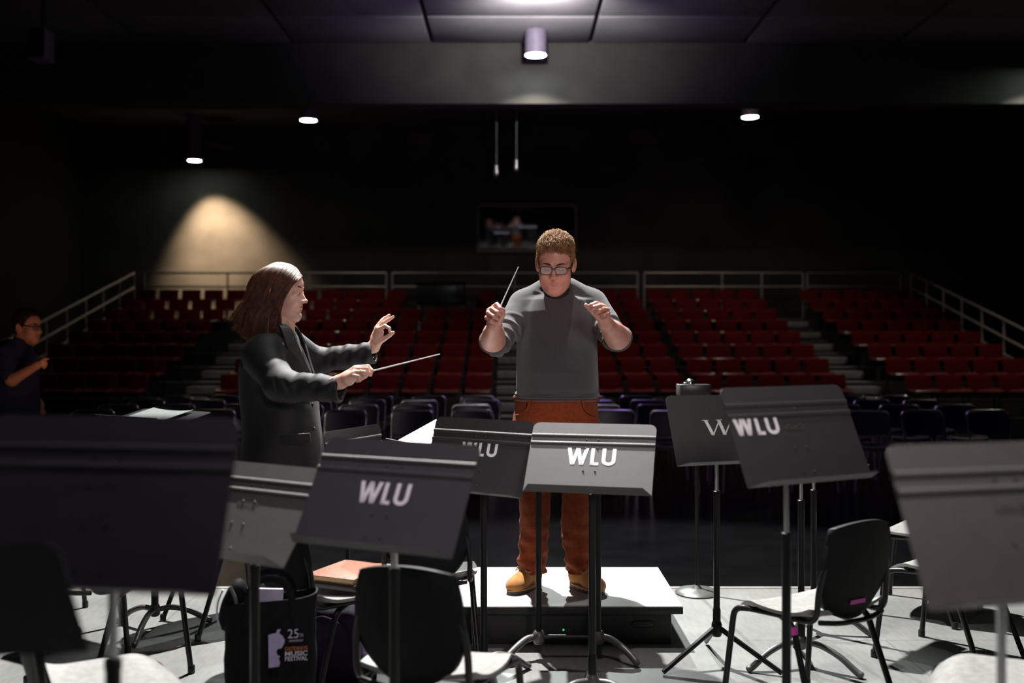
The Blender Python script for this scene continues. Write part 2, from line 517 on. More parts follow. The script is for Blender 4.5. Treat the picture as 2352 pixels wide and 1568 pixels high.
def surface_nets(g, lo, h, smooth):
    S = g < 0
    nx, ny, nz = (d - 1 for d in g.shape)
    cnt = np.zeros((nx, ny, nz), np.int8)
    for dx in (0, 1):
        for dy in (0, 1):
            for dz in (0, 1):
                cnt += S[dx:dx + nx, dy:dy + ny, dz:dz + nz]
    idx = np.argwhere((cnt > 0) & (cnt < 8))
    N = len(idx)
    cell = np.full((nx, ny, nz), -1, np.int64)
    cell[idx[:, 0], idx[:, 1], idx[:, 2]] = np.arange(N)
    corners = [(a, b, c) for a in (0, 1) for b in (0, 1) for c in (0, 1)]
    val = {c: g[idx[:, 0] + c[0], idx[:, 1] + c[1], idx[:, 2] + c[2]] for c in corners}
    acc = np.zeros((N, 3)); num = np.zeros(N)
    for c in corners:
        for a in range(3):
            if c[a]: continue
            e = list(c); e[a] = 1; e = tuple(e)
            va, vb = val[c], val[e]
            x = (va < 0) != (vb < 0)
            t = np.where(x, va / np.where(x, va - vb, 1), 0)
            p = np.tile(np.array(c, float), (N, 1)); p[:, a] += t
            acc += np.where(x[:, None], p, 0); num += x
    V = lo + h * (idx + acc / np.maximum(num, 1)[:, None])
    F = []
    for a in range(3):
        b, c = (a + 1) % 3, (a + 2) % 3
        sl0 = [slice(None)] * 3; sl1 = [slice(None)] * 3
        sl0[a] = slice(0, -1); sl1[a] = slice(1, None)
        A, B = S[tuple(sl0)], S[tuple(sl1)]
        E = np.argwhere(A != B)
        E = E[(E[:, b] > 0) & (E[:, c] > 0) & (E[:, b] < g.shape[b] - 1) & (E[:, c] < g.shape[c] - 1)]
        ins = A[E[:, 0], E[:, 1], E[:, 2]]

        def cid(db, dc):
            q = E.copy(); q[:, b] -= db; q[:, c] -= dc
            return cell[q[:, 0], q[:, 1], q[:, 2]]
        q = np.stack([cid(1, 1), cid(0, 1), cid(0, 0), cid(1, 0)], 1)
        q[~ins] = q[~ins][:, ::-1]
        F.append(q)
    F = np.concatenate(F)
    F = F[(F >= 0).all(1)]
    for _ in range(smooth):
        s = np.zeros_like(V); n = np.zeros(len(V))
        for i in range(4):
            a, b = F[:, i], F[:, (i + 1) % 4]
            np.add.at(s, a, V[b]); np.add.at(n, a, 1)
            np.add.at(s, b, V[a]); np.add.at(n, b, 1)
        V = .5 * V + .5 * s / np.maximum(n, 1)[:, None]
    return V, F


def sdf_obj(name, V, F, m, parent=None, origin=(0, 0, 0), paint=None):
    me = bpy.data.meshes.new(name)
    V = np.asarray(V) - np.asarray(origin)
    me.vertices.add(len(V)); me.vertices.foreach_set('co', V.astype(np.float32).ravel())
    F = np.asarray(F)
    me.loops.add(F.size); me.polygons.add(len(F))
    me.loops.foreach_set('vertex_index', F.ravel().astype(np.int32))
    me.polygons.foreach_set('loop_start', np.arange(0, F.size, 4, dtype=np.int32))
    for q in (m if isinstance(m, (list, tuple)) else [m]):
        me.materials.append(q)
    if paint is not None:
        me.polygons.foreach_set('material_index', paint.astype(np.int32))
    me.polygons.foreach_set('use_smooth', np.ones(len(F), bool))
    me.update(calc_edges=True); me.validate()
    return link(name, me, parent)


def join(parts):
    V, F, o = [], [], 0
    for v, f in parts:
        V.append(v); F.append(f + o); o += len(v)
    return np.concatenate(V), np.concatenate(F)


def text_mesh(mb, txt, size, o, e1, e2, n, th=.0006, mi=0, bold=0., width=None):
    """built-in font outlines as a thin slab centred at o"""
    c = bpy.data.curves.new('lettering', 'FONT')
    c.body = txt; c.size = size; c.align_x = 'CENTER'; c.align_y = 'CENTER'; c.offset = bold
    c.resolution_u = 3
    t = bpy.data.objects.new('lettering', c); COL.objects.link(t)
    dg = bpy.context.evaluated_depsgraph_get()
    me = t.evaluated_get(dg).to_mesh()
    vs = np.array([v.co[:] for v in me.vertices]); fs = [list(f.vertices) for f in me.polygons]
    t.evaluated_get(dg).to_mesh_clear()
    bpy.data.objects.remove(t); bpy.data.curves.remove(c)
    if len(vs) == 0: return
    if width:
        vs[:, 0] *= width / (np.ptp(vs[:, 0]) + 1e-9)
    o, e1, e2, n = (np.asarray(q, float) for q in (o, e1, e2, n))
    top = o + vs[:, :1] * e1 + vs[:, 1:2] * e2 + n * th
    mb.add(top, fs, mi)



# ------------------------------------------------------------------ the setting
def slab(name, x0, x1, y0, y1, z0, z1, m, bev=0., parent=None):
    return struct(name, MB().box(((x0 + x1) / 2, (y0 + y1) / 2, (z0 + z1) / 2), (x1 - x0, y1 - y0, z1 - z0), bev=bev), m, parent)


WX0, WX1, WY = -11.2, 11.8, 26.0
slab('floor', WX0, WX1, -1.2, 5.92, -.12, 0, M['stage_floor'])
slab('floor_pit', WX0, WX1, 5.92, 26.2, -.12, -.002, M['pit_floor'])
slab('trim_1', WX0, WX1, 5.90, 5.94, -.1, .003, M['step'])
slab('wall_left', WX0 - .2, WX0, -1.2, 26.2, -.12, 7.3, M['wall_black'])
slab('wall_right', WX1, WX1 + .2, -1.2, 26.2, -.12, 7.3, M['wall_black'])
# rear wall with the control-booth opening
BX0, BX1, BZ0, BZ1 = -.92, 1.70, 3.66, 4.92
wb = MB()
for (a, b, c, d) in ((WX0, BX0, -.1, 7.2), (BX1, WX1, -.1, 7.2), (BX0, BX1, -.1, BZ0), (BX0, BX1, BZ1, 7.2)):
    wb.box(((a + b) / 2, WY + .1, (c + d) / 2), (b - a, .2, d - c))
struct('wall_back', wb, M['wall_dark'])
slab('ceiling', WX0, WX1, 16.6, 26.2, 7.0, 7.15, M['ceil_dark'])
slab('ceiling_bulkhead', WX0, WX1, 16.2, 16.6, 5.27, 7.15, M['bulkhead'])
# stage ceiling of large panels with dark joints and two vent openings
cp = MB()
xs = [WX0] + [.0 + .0 + q for q in (-8.47, -6.02, -3.57, -1.30, 1.27, 3.78, 6.25, 8.7)] + [WX1]
ys = [9.0, 12.6, 14.86, 16.2]
for i in range(len(xs) - 1):
    for j in range(len(ys) - 1):
        g = .035
        cp.box(((xs[i] + xs[i + 1]) / 2, (ys[j] + ys[j + 1]) / 2, 6.29), (xs[i + 1] - xs[i] - 2 * g, ys[j + 1] - ys[j] - 2 * g, .08), bev=.012)
struct('ceiling_stage_panels', cp, M['ceil_panel'])
slab('ceiling_stage', WX0, WX1, 9.0, 16.2, 6.34, 6.45, M['groove'])

# booth behind the window
bo = MB()
bo.box(((BX0 + BX1) / 2, 29.2, 4.2), (5, .1, 3.2)); bo.box((BX0 - 1.2, 27.7, 4.2), (.1, 3, 3.2)); bo.box((BX1 + 1.2, 27.7, 4.2), (.1, 3, 3.2))
bo.box((.4, 27.7, 2.65), (5, 3, .1)); bo.box((.4, 27.7, 5.75), (5, 3, .1))
bo = MB()
struct('wall_booth_back', MB().box(((BX0 + BX1) / 2, 29.2, 4.2), (5, .1, 3.2)), M['booth'])
struct('wall_booth_left', MB().box((BX0 - 1.2, 27.7, 4.2), (.1, 2.9, 3.2)), M['booth']); struct('wall_booth_right', MB().box((BX1 + 1.2, 27.7, 4.2), (.1, 2.9, 3.2)), M['booth'])
struct('floor_booth', MB().box((.4, 27.7, 2.65), (5, 2.9, .1)), M['booth']); struct('ceiling_booth', MB().box((.4, 27.7, 5.75), (5, 2.9, .1)), M['booth'])
w = MB()
fx = .07
w.box(((BX0 + BX1) / 2, WY + .02, BZ1 - fx / 2), (BX1 - BX0, .28, fx), bev=.01); w.box((BX0 + fx / 2, WY + .02, (BZ0 + BZ1) / 2), (fx, .28, BZ1 - BZ0), bev=.01)
w.box((BX1 - fx / 2, WY + .02, (BZ0 + BZ1) / 2), (fx, .28, BZ1 - BZ0), bev=.01)
win = struct('window_1', w, M['booth_sill'])
win['label'] = 'control booth window high in the rear wall behind the man'
struct('window_sill', MB().box(((BX0 + BX1) / 2, WY + .05, BZ0 + .04), (BX1 - BX0, .45, .09), bev=.015), M['booth_sill'], win)
struct('window_pane', MB().box(((BX0 + BX1) / 2, WY + .08, (BZ0 + BZ1) / 2), (BX1 - BX0 - .1, .008, BZ1 - BZ0 - .1), R=rot('X', .12)), M['glass'], win)
# booth contents
d = thing('mixing_desk', 'long control desk seen through the booth window', 'desk', (.4, 27.1, 2.7))
obj('desk_top', MB().box((0, 0, 1.02), (3.2, .7, .06), bev=.01), M['booth_sill'], d)
obj('leg', MB().box((-1.5, 0, .5), (.06, .6, 1.)), M['seat_metal'], d); obj('leg', MB().box((1.5, 0, .5), (.06, .6, 1.)), M['seat_metal'], d)
for x, z, wd, lab in ((-.28, 3.753, .42, 'slim desk lamp on the booth desk, left of the pair behind the glass'), (.42, 3.753, .50, 'taller desk lamp on the booth desk, right of the pair behind the glass')):
    t = thing('desk_lamp', lab, 'lamp', (x, 26.95, z))
    hh = .50 if x < 0 else .66
    obj('base', MB().lathe([(.09, 0), (.09, .015), (.02, .03)], 16), M['seat_metal'], t)
    obj('arm', MB().tube([(0, 0, .02), (.06 * (1 if x > 0 else -1), 0, hh * .5), (0, 0, hh)], .014, 8), M['chrome'], t)
    obj('lamp_shade', MB().box((0, -.02, hh + .02), (wd, .14, .06), bev=.02), M['screen'], t)
c = thing('booth_cabinet', 'tall pale cabinet at the back of the control booth', 'cabinet', (.95, 28.6, 2.7))
obj('body', MB().box((0, 0, 1.05), (.9, .5, 2.1), bev=.01), M['housing'], c)
obj('door', MB().box((0, -.26, 1.05), (.84, .02, 2.0), bev=.004), M['housing'], c)
c.children[1]['label'] = 'cabinet door'

# ------------------------------------------------------------------ seating platform, steps, rails
RISE, RUN, R0, D0 = .25, .9, .12, 17.0
pl = MB()
for k in range(8):
    y0 = D0 - .35 + RUN * k
    pl.box((.25, (y0 + 24.9) / 2, (R0 + RISE * k) / 2 - (RISE / 2 if k else 0) + 0), (18.1, 24.9 - y0, (R0 if k == 0 else RISE) + (0 if k == 0 else 0)) if k == 0 else (18.1, 24.9 - y0, RISE))
# stack the tiers properly
pl = MB()
for k in range(8):
    y0 = D0 - .35 + RUN * k
    zt = R0 + RISE * k; zb = 0 if k == 0 else R0 + RISE * (k - 1)
    pl.box((.25, (y0 + 25.99) / 2, (zt + zb) / 2), (18.1, 25.99 - y0, zt - zb - .0005))
struct('riser_platform', pl, M['riser'])
AIS = [(-5.92, -5.08), (-.28, .84), (5.82, 6.72)]
for nm, (a, b) in zip(('stairs_left', 'stairs_centre', 'stairs_right'), AIS):
    st = MB()
    for k in range(8):
        y0 = D0 - .35 + RUN * k; zt = R0 + RISE * k
        st.box(((a + b) / 2, y0 - .16, zt - RISE / 4 - .06), (b - a, .44, RISE / 2 + .012), bev=.012)
        st.box(((a + b) / 2, y0 + .33, zt + .008), (b - a, .5, .014), bev=.004)
    struct(nm, st, M['step'])

seatproto = None


def red_seat_parts(root):
    b = MB().box((0, .17, .575), (.45, .055, .27), R=rot('X', -.16), bev=.022)
    obj('backrest', b, M['red_fabric'], root, .9)

    def pan(u, v):
        x = .215 * u * math.sqrt(1 - .12 * v * v); y = -.05 + .2 * v * math.sqrt(1 - .12 * u * u)
        return (x, y, .455 + .02 * u * u - .02 * max(0, -v - .5)), (0, 0, -1)
    obj('seat_pan', MB().shell(pan, 8, 8, .05).tube([(-.205, -.245, .43), (0, -.255, .43), (.205, -.245, .43)], .026, 10), M['red_plastic'], root, .9)
    f = MB()
    for s in (-1, 1):
        f.box((s * .225, .10, .24), (.025, .05, .48), bev=.005); f.box((s * .225, .08, .02), (.03, .3, .04), bev=.005)
    f.box((0, .1, .36), (.45, .03, .03))
    obj('pedestal', f, M['seat_metal'], root)


ORD = ['first', 'second', 'third', 'fourth', 'fifth', 'sixth', 'seventh', 'eighth', 'ninth', 'tenth', 'eleventh', 'twelfth']
cols = [
    ('left of the left steps', [-8.62 + .53 * i for i in range(5)]),
    ('between left and centre steps', [-4.80, -4.27, -3.74, -3.24] + [-2.72, -2.19, -1.65, -1.11, -.58]),
    ('between centre and right steps', [1.13, 1.66, 2.20, 2.73] + [3.40, 3.93, 4.47, 5.0, 5.53]),
    ('right of the right steps', [7.0 + .53 * i for i in range(5)]),
]
for bname, xs_ in cols:
    for k in range(8):
        for i, x in enumerate(xs_):
            if k >= 6 and -2.3 < x < -.9:
                continue      # the black console stands here
            loc = (x, D0 + RUN * k, R0 + RISE * k)
            lab = f'red tip-up seat, {ORD[k]} row up, {ORD[i]} from left, {bname}'
            rz = 0
            if seatproto is None:
                seatproto = thing('auditorium_seat', lab, 'seat', loc, rz, 'red auditorium seats on the risers')
                red_seat_parts(seatproto)
            else:
                dup(seatproto, loc, rz, lab)

# covered console among the top rows
t = thing('covered_console', 'black covered equipment console on legs among the top rows left of the man', 'console', (-1.6, D0 + RUN * 6.1, R0 + RISE * 6))
obj('body', MB().box((0, 0, .80), (1.08, .55, .46), bev=.04), M['black_plastic'], t)
obj('cover', MB().box((0, 0, 1.05), (1.12, .6, .06), bev=.02), M['tote'], t)
for s in (-1, 1):
    obj('leg', MB().box((s * .48, 0, .3), (.06, .4, .6)), M['rail'], t)


def railing(name, lab, a, b, posts, rails, r=.025, drop=None, m='rail'):
    """a,b: end points at floor level; rails: heights"""
    a = np.array(a, float); b = np.array(b, float)
    t = thing(name, lab, 'railing', tuple(a))
    dv = b - a
    for q in posts:
        p = dv * q
        obj('post', MB().tube([p, p + (0, 0, max(rails))], r * .9, 10), M[m], t)
    for i, h in enumerate(rails):
        obj('top_rail' if i == 0 else 'lower_rail', MB().tube([(0, 0, h), dv + (0, 0, h)], r, 10), M[m], t)
    return t


PT = R0 + RISE * 7
YR = 23.95
railing('guard_rail', 'long guard rail behind the left top row, before the lit wall', (-8.85, YR, PT), (-3.02, YR, PT), (0, .345, .68, 1), (1.13, .80))
railing('guard_rail', 'grey guard rail behind the top row in the middle, behind the man', (-2.88, YR, PT), (3.02, YR, PT), (0, .5, 1), (1.13, .80))
railing('guard_rail', 'grey guard rail behind the top row right of the man', (3.18, YR, PT), (7.0, YR, PT), (0, .49, .74, 1), (1.13, .80))
railing('guard_rail', 'dim guard rail section at the far right end of the top row', (7.1, YR, PT), (9.35, YR, PT), (0, 1), (1.13, .80))
for nm, x, lab, xo in (('sloping_handrail', -8.92, 'sloping grey handrail down the left edge of the red seats', 0), ('sloping_handrail', 9.42, 'sloping dim handrail down the right edge of the red seats', 0)):
    railing(nm, lab, (x, 23.5, PT + .02), (x, 16.4, .02), [i / 8 for i in range(9)], (1.08, .74, .42), r=.026)

# ------------------------------------------------------------------ ceiling lamps, vents, microphones
def downlight(x, y, z, top, lab, r=.17):
    t = thing('ceiling_downlight', lab, 'ceiling lamp', (x, y, z), 0, 'cylinder downlights hanging from the ceiling')
    obj('housing', MB().lathe([(r - .012, .04), (r, 0), (r, top - z), (r * .6, top - z + .001)], 28), M['housing'], t)
    obj('diffuser', MB().lathe([(r - .014, .0), (r - .014, .015)], 28), M['lamp_disc'], t)
    return t


LAMPS = [(.37, 15.55, 5.87, 6.26, 'large cylinder downlight near the top centre, hanging before the dark bulkhead'),
         (-4.15, 20.3, 5.88, 7.0, 'cylinder downlight above the left seats, just under the bulkhead edge'),
         (4.83, 20.2, 5.92, 7.0, 'cylinder downlight hanging above the red seats right of the man'),
         (-7.97, 25.0, 5.88, 7.0, 'lowest cylinder downlight, in front of the rear wall at left'),
         (8.55, 15.55, 5.87, 6.26, 'cylinder downlight at the right edge before the bulkhead')]
for a in LAMPS:
    downlight(*a)


def panel(x, y, z, rx, ry, lab):
    t = thing('ceiling_vent', lab, 'vent', (x, y, z), 0)
    t.rotation_euler = (rx, ry, 0)
    obj('frame', MB().box((0, 0, .02), (.66, .5, .03), bev=.008), M['vent'], t)
    g = MB()
    for i in range(6):
        g.box((0, -.2 + .08 * i, 0), (.6, .03, .02))
    obj('grille', g, M['vent'], t)


panel(-7.45, 25.4, 6.36, .35, .25, 'pale ceiling vent beside the lowest downlight at left')
panel(-2.35, 25.5, 6.55, .9, .12, 'dim vent panel high on the rear wall left of the centre')
panel(3.35, 25.5, 6.58, .9, -.12, 'dim vent panel high on the rear wall right of the centre')
for x, y, zb, lab in ((-.265, 17.0, 4.27, 'left of two small microphones hanging on cables above the seats'), (.075, 17.0, 4.36, 'right of two small microphones hanging on cables above the seats')):
    t = thing('hanging_microphone', lab, 'microphone', (x, y, zb), 0, 'microphones hanging from the ceiling')
    obj('cable', MB().tube([(0, 0, .1), (.004, 0, 1.2), (0, 0, 7.0 - zb)], .009, 6), M['cable'], t)
    obj('body', MB().lathe([(.012, .16), (.03, .14), (.03, .03), (.045, .0), (.04, -.05), (.02, -.075)], 14), M['chrome'], t)
t = thing('hanging_speaker', 'dim speaker box hanging high at the left wall', 'speaker', P(95, 105, 12))
obj('cabinet', MB().box((0, 0, 0), (.22, .25, .38), bev=.02), M['housing'], t)
obj('bracket', MB().tube([(0, .05, .19), (0, .05, 2.0)], .02, 8), M['seat_metal'], t)
obj('grille', MB().box((0, -.13, 0), (.19, .012, .34), bev=.005), M['seat_metal'], t)

# ------------------------------------------------------------------ black stacking chairs on the dark floor
pitproto = None


def pit_parts(r):
    def back(u, v):
        x = .2 * u * math.sqrt(1 - .2 * v * v); z = .62 + .115 * v * math.sqrt(1 - .2 * u * u)
        return (x, .215 + .14 * (z - .5) - .02 * u * u, z), (0, 1, 0)
    obj('backrest', MB().shell(back, 8, 6, .022), M['vinyl_blue'], r, .9)

    def seat(u, v):
        return (.205 * u * math.sqrt(1 - .2 * v * v), .2 * v * math.sqrt(1 - .2 * u * u), .45 - .015 * (1 - u * u) - .02 * max(0, -v - .5)), (0, 0, -1)
    obj('seat', MB().shell(seat, 8, 8, .03), M['vinyl_blue'], r, .9)
    p = fillet([(-.205, .19, .42), (-.215, .27, .745), (.215, .27, .745), (.205, .19, .42)], .07, 5)
    f = MB().tube(p, .0125, 8)
    for s in (-1, 1):
        f.tube([(s * .2, .19, .42), (s * .2, -.19, .42)], .011, 6)
    obj('frame', f, M['chrome'], r, .9)
    for sx in (-1, 1):
        for sy in (-1, 1):
            obj('leg', MB().tube([(sx * .2, sy * .19, .42), (sx * .225, sy * .23, 0)], .011, 6), M['leg_chrome'], r)


LX = [-.40 - .64 * i for i in range(7)]
RX = [.95 + .64 * i for i in range(7)]
for k, y in enumerate((9.72, 10.52, 11.32, 12.12)):
    for side, X in (('left', LX), ('right', RX)):
        for i, x in enumerate(X):
            if abs(x) * FPX / y > 1230 and abs(x) > 4.6 and k == 0: continue
            jx = x + random.uniform(-.05, .05); jr = random.uniform(-.12, .12)
            lab = f'black chrome-framed chair, {ORD[k]} row beyond the stage, {ORD[i]} {side} of the centre aisle'
            if pitproto is None:
                pitproto = thing('stacking_chair', lab, 'chair', (jx, y, 0), jr, 'black chairs on the dark floor beyond the stage')
                pit_parts(pitproto)
            else:
                dup(pitproto, (jx, y + random.uniform(-.05, .05), 0), jr, lab)

# ------------------------------------------------------------------ orchestra chairs
def orch_parts(r):
    def seat(u, v):
        x = .228 * u * math.sqrt(1 - .26 * v * v); y = .01 + .215 * v * math.sqrt(1 - .26 * u * u)
        z = .452 + .016 * u * u - .012 * (1 - v * v) - .055 * max(0, (v - .45) / .55) ** 2 + .02 * max(0, (-v - .55) / .45) ** 2
        return (x, y, z), (0, 0, -1)
    obj('seat', MB().shell(seat, 16, 16, .013), M['chair_seat_lit'], r, 1.2)

    def back(u, v):
        c = .26 if v > 0 else .46
        x = .178 * u * math.sqrt(1 - c * v * v); q = .19 * v * math.sqrt(1 - c * u * u) + (.0 if v > 0 else 0)
        return (x, -.205 - .2 * (q + .1) + .03 * u * u - .012 * (1 - v * v), .625 + q), (0, -1, 0)
    obj('backrest', MB().shell(back, 16, 16, .02), M['chair_shell'], r, 1.2)
    f = MB()
    for s in (-1, 1):
        f.tube(fillet([(s * .120, -.236, .70), (s * .166, -.224, .65), (s * .184, -.208, .55), (s * .182, -.20, .437), (s * .205, .02, .43), (s * .212, .15, .42)], .06, 6), .0115, 10)
    f.tube([(-.19, -.1, .432), (.19, -.1, .432)], .010, 8); f.tube([(-.2, .1, .425), (.2, .1, .425)], .010, 8)
    f.tube(fillet([(-.17, -.2, .44), (-.08, -.225, .43), (.08, -.225, .43), (.17, -.2, .44)], .06, 4), .010, 8)
    obj('frame', f, M['chair_tube'], r, .9)
    for s in (-1, 1):
        l = obj('leg', MB().tube(fillet([(s * .210, .12, .423), (s * .217, .2, .41), (s * .236, .245, .012)], .07, 8), .0125, 10), M['chair_tube'], r)
        obj('foot_cap', MB().lathe([(.016, 0), (.016, .03), (.013, .036)], 12, (s * .2365, .246, 0)), M['black_plastic'], l)
        l = obj('leg', MB().tube(fillet([(s * .19, -.02, .43), (s * .2, -.10, .41), (s * .228, -.245, .012)], .07, 8), .0125, 10), M['chair_tube'], r)
        obj('foot_cap', MB().lathe([(.016, 0), (.016, .03), (.013, .036)], 12, (s * .2283, -.246, 0)), M['black_plastic'], l)


G = 'dark orchestra chairs on the stage'
OC = [  # x, y, yaw deg, label
    (-.245, 3.22, -17, 'dark orchestra chair in the centre front, its back close to the camera'),
    (-.79, 4.13, -38, 'dark orchestra chair with the tan book on its seat'),
    (-.385, 4.47, 6, 'dark orchestra chair mostly hidden behind the large lettered stand, left of the podium'),
    (1.18, 3.93, 30, 'dark orchestra chair with pink tape on its back, under the right lettered stand'),
    (2.22, 5.42, 50, 'farthest dark chair at right, only its lit seat corner showing beside the nearest right stand'),
    (2.03, 4.62, 42, 'dark orchestra chair with rounded seat corner beside the nearest right stand'),
    (1.50, 3.02, 66, 'dark orchestra chair at the bottom right corner, only its seat showing'),
    (-1.22, 3.02, -58, 'dark orchestra chair at the bottom left, its lit seat under the big left stand'),
    (-1.50, 5.22, -50, 'dark orchestra chair behind the left olive stand, a bright seat edge showing'),
    (-2.36, 5.15, -45, 'dark orchestra chair far left, only legs showing under the big left stand'),
    (-1.76, 4.36, -35, 'dark orchestra chair behind the big left stand, its legs before a grey tripod foot'),
]
ochairs = []
for i, (x, y, a, lab) in enumerate(OC):
    if i == 0:
        o = thing('orchestra_chair', lab, 'chair', (x, y, 0), math.radians(a), G); orch_parts(o)
    else:
        o = dup(ochairs[0], (x, y, 0), math.radians(a), lab)
    ochairs.append(o)
# pink tape marks on the right chair
o = ochairs[3]
obj('tape', MB().box((.0, -.2315, .505), (.078, .004, .017), R=rot('X', .2)), M['tape_pink'], o, label='pink tape on the chair back')
obj('tape', MB().tube([(-.206, -.105, .405), (-.208, -.115, .378)], .0140, 10), M['tape_pink'], o, label='pink tape wrapped round the leg')

# ------------------------------------------------------------------ music stands
W_, H_ = .508, .325


def frame_of(yaw, tilt):
    a, t = math.radians(yaw), math.radians(tilt)
    fh = np.array([math.sin(a), -math.cos(a), 0]); z = np.array([0, 0, 1.])
    n = math.cos(t) * fh + math.sin(t) * z; v = -math.sin(t) * fh + math.cos(t) * z
    return np.cross(v, n), v, n, fh


def uv_at(c, u, v, n, px, py):
    """desk coordinates of the photo pixel"""
    ray = P(px, py, 1.) - np.array([0, 0, CAMH])
    o = np.array([0, 0, CAMH])
    t = ((c - o) @ n) / (ray @ n)
    q = o + ray * t - c
    return float(q @ u), float(q @ v)


def strokes_wlu(w, h, b, slant=0.):
    """W, L and U as quads in a w x h box centred on 0"""
    out = []
    lw = w * .44; q = lw / 4

    def bar(x0, y0, x1, y1, t):
        return [(x0 - t / 2, y0), (x0 + t / 2, y0), (x1 + t / 2, y1), (x1 - t / 2, y1)]
    x = -w / 2 + b / 2
    W4 = (lw - b) / 4
    for k in range(4):
        ya, yb = (h / 2, -h / 2) if k % 2 == 0 else (-h / 2, h / 2)
        out.append(bar(x + k * W4, ya, x + (k + 1) * W4, yb, b * 1.05))
    x = -w / 2 + lw + w * .05
    out += [[(x, -h / 2), (x + b, -h / 2), (x + b, h / 2), (x, h / 2)], [(x, -h / 2), (x + w * .17, -h / 2), (x + w * .17, -h / 2 + b * .85), (x, -h / 2 + b * .85)]]
    x = -w / 2 + lw + w * .05 + w * .17 + w * .06
    uw = w / 2 - x
    out += [[(x, -h * .2), (x + b, -h * .2), (x + b, h / 2), (x, h / 2)], [(x + uw - b, -h * .2), (x + uw, -h * .2), (x + uw, h / 2), (x + uw - b, h / 2)]]
    ro, ri = uw / 2, uw / 2 - b
    cx, cy = x + uw / 2, -h * .2
    ky = (h * .3) / ro
    A = [math.pi + math.pi * i / 10 for i in range(11)]
    for i in range(10):
        p = [(cx + r * math.cos(a), cy + r * math.sin(a) * (ky if r == ro else (h * .3 - b * .9) / max(ri, 1e-6))) for r, a in ((ro, A[i]), (ro, A[i + 1]), (ri, A[i + 1]), (ri, A[i]))]
        out.append(p)
    return [[(px + slant * py, py) for px, py in poly] for poly in out]


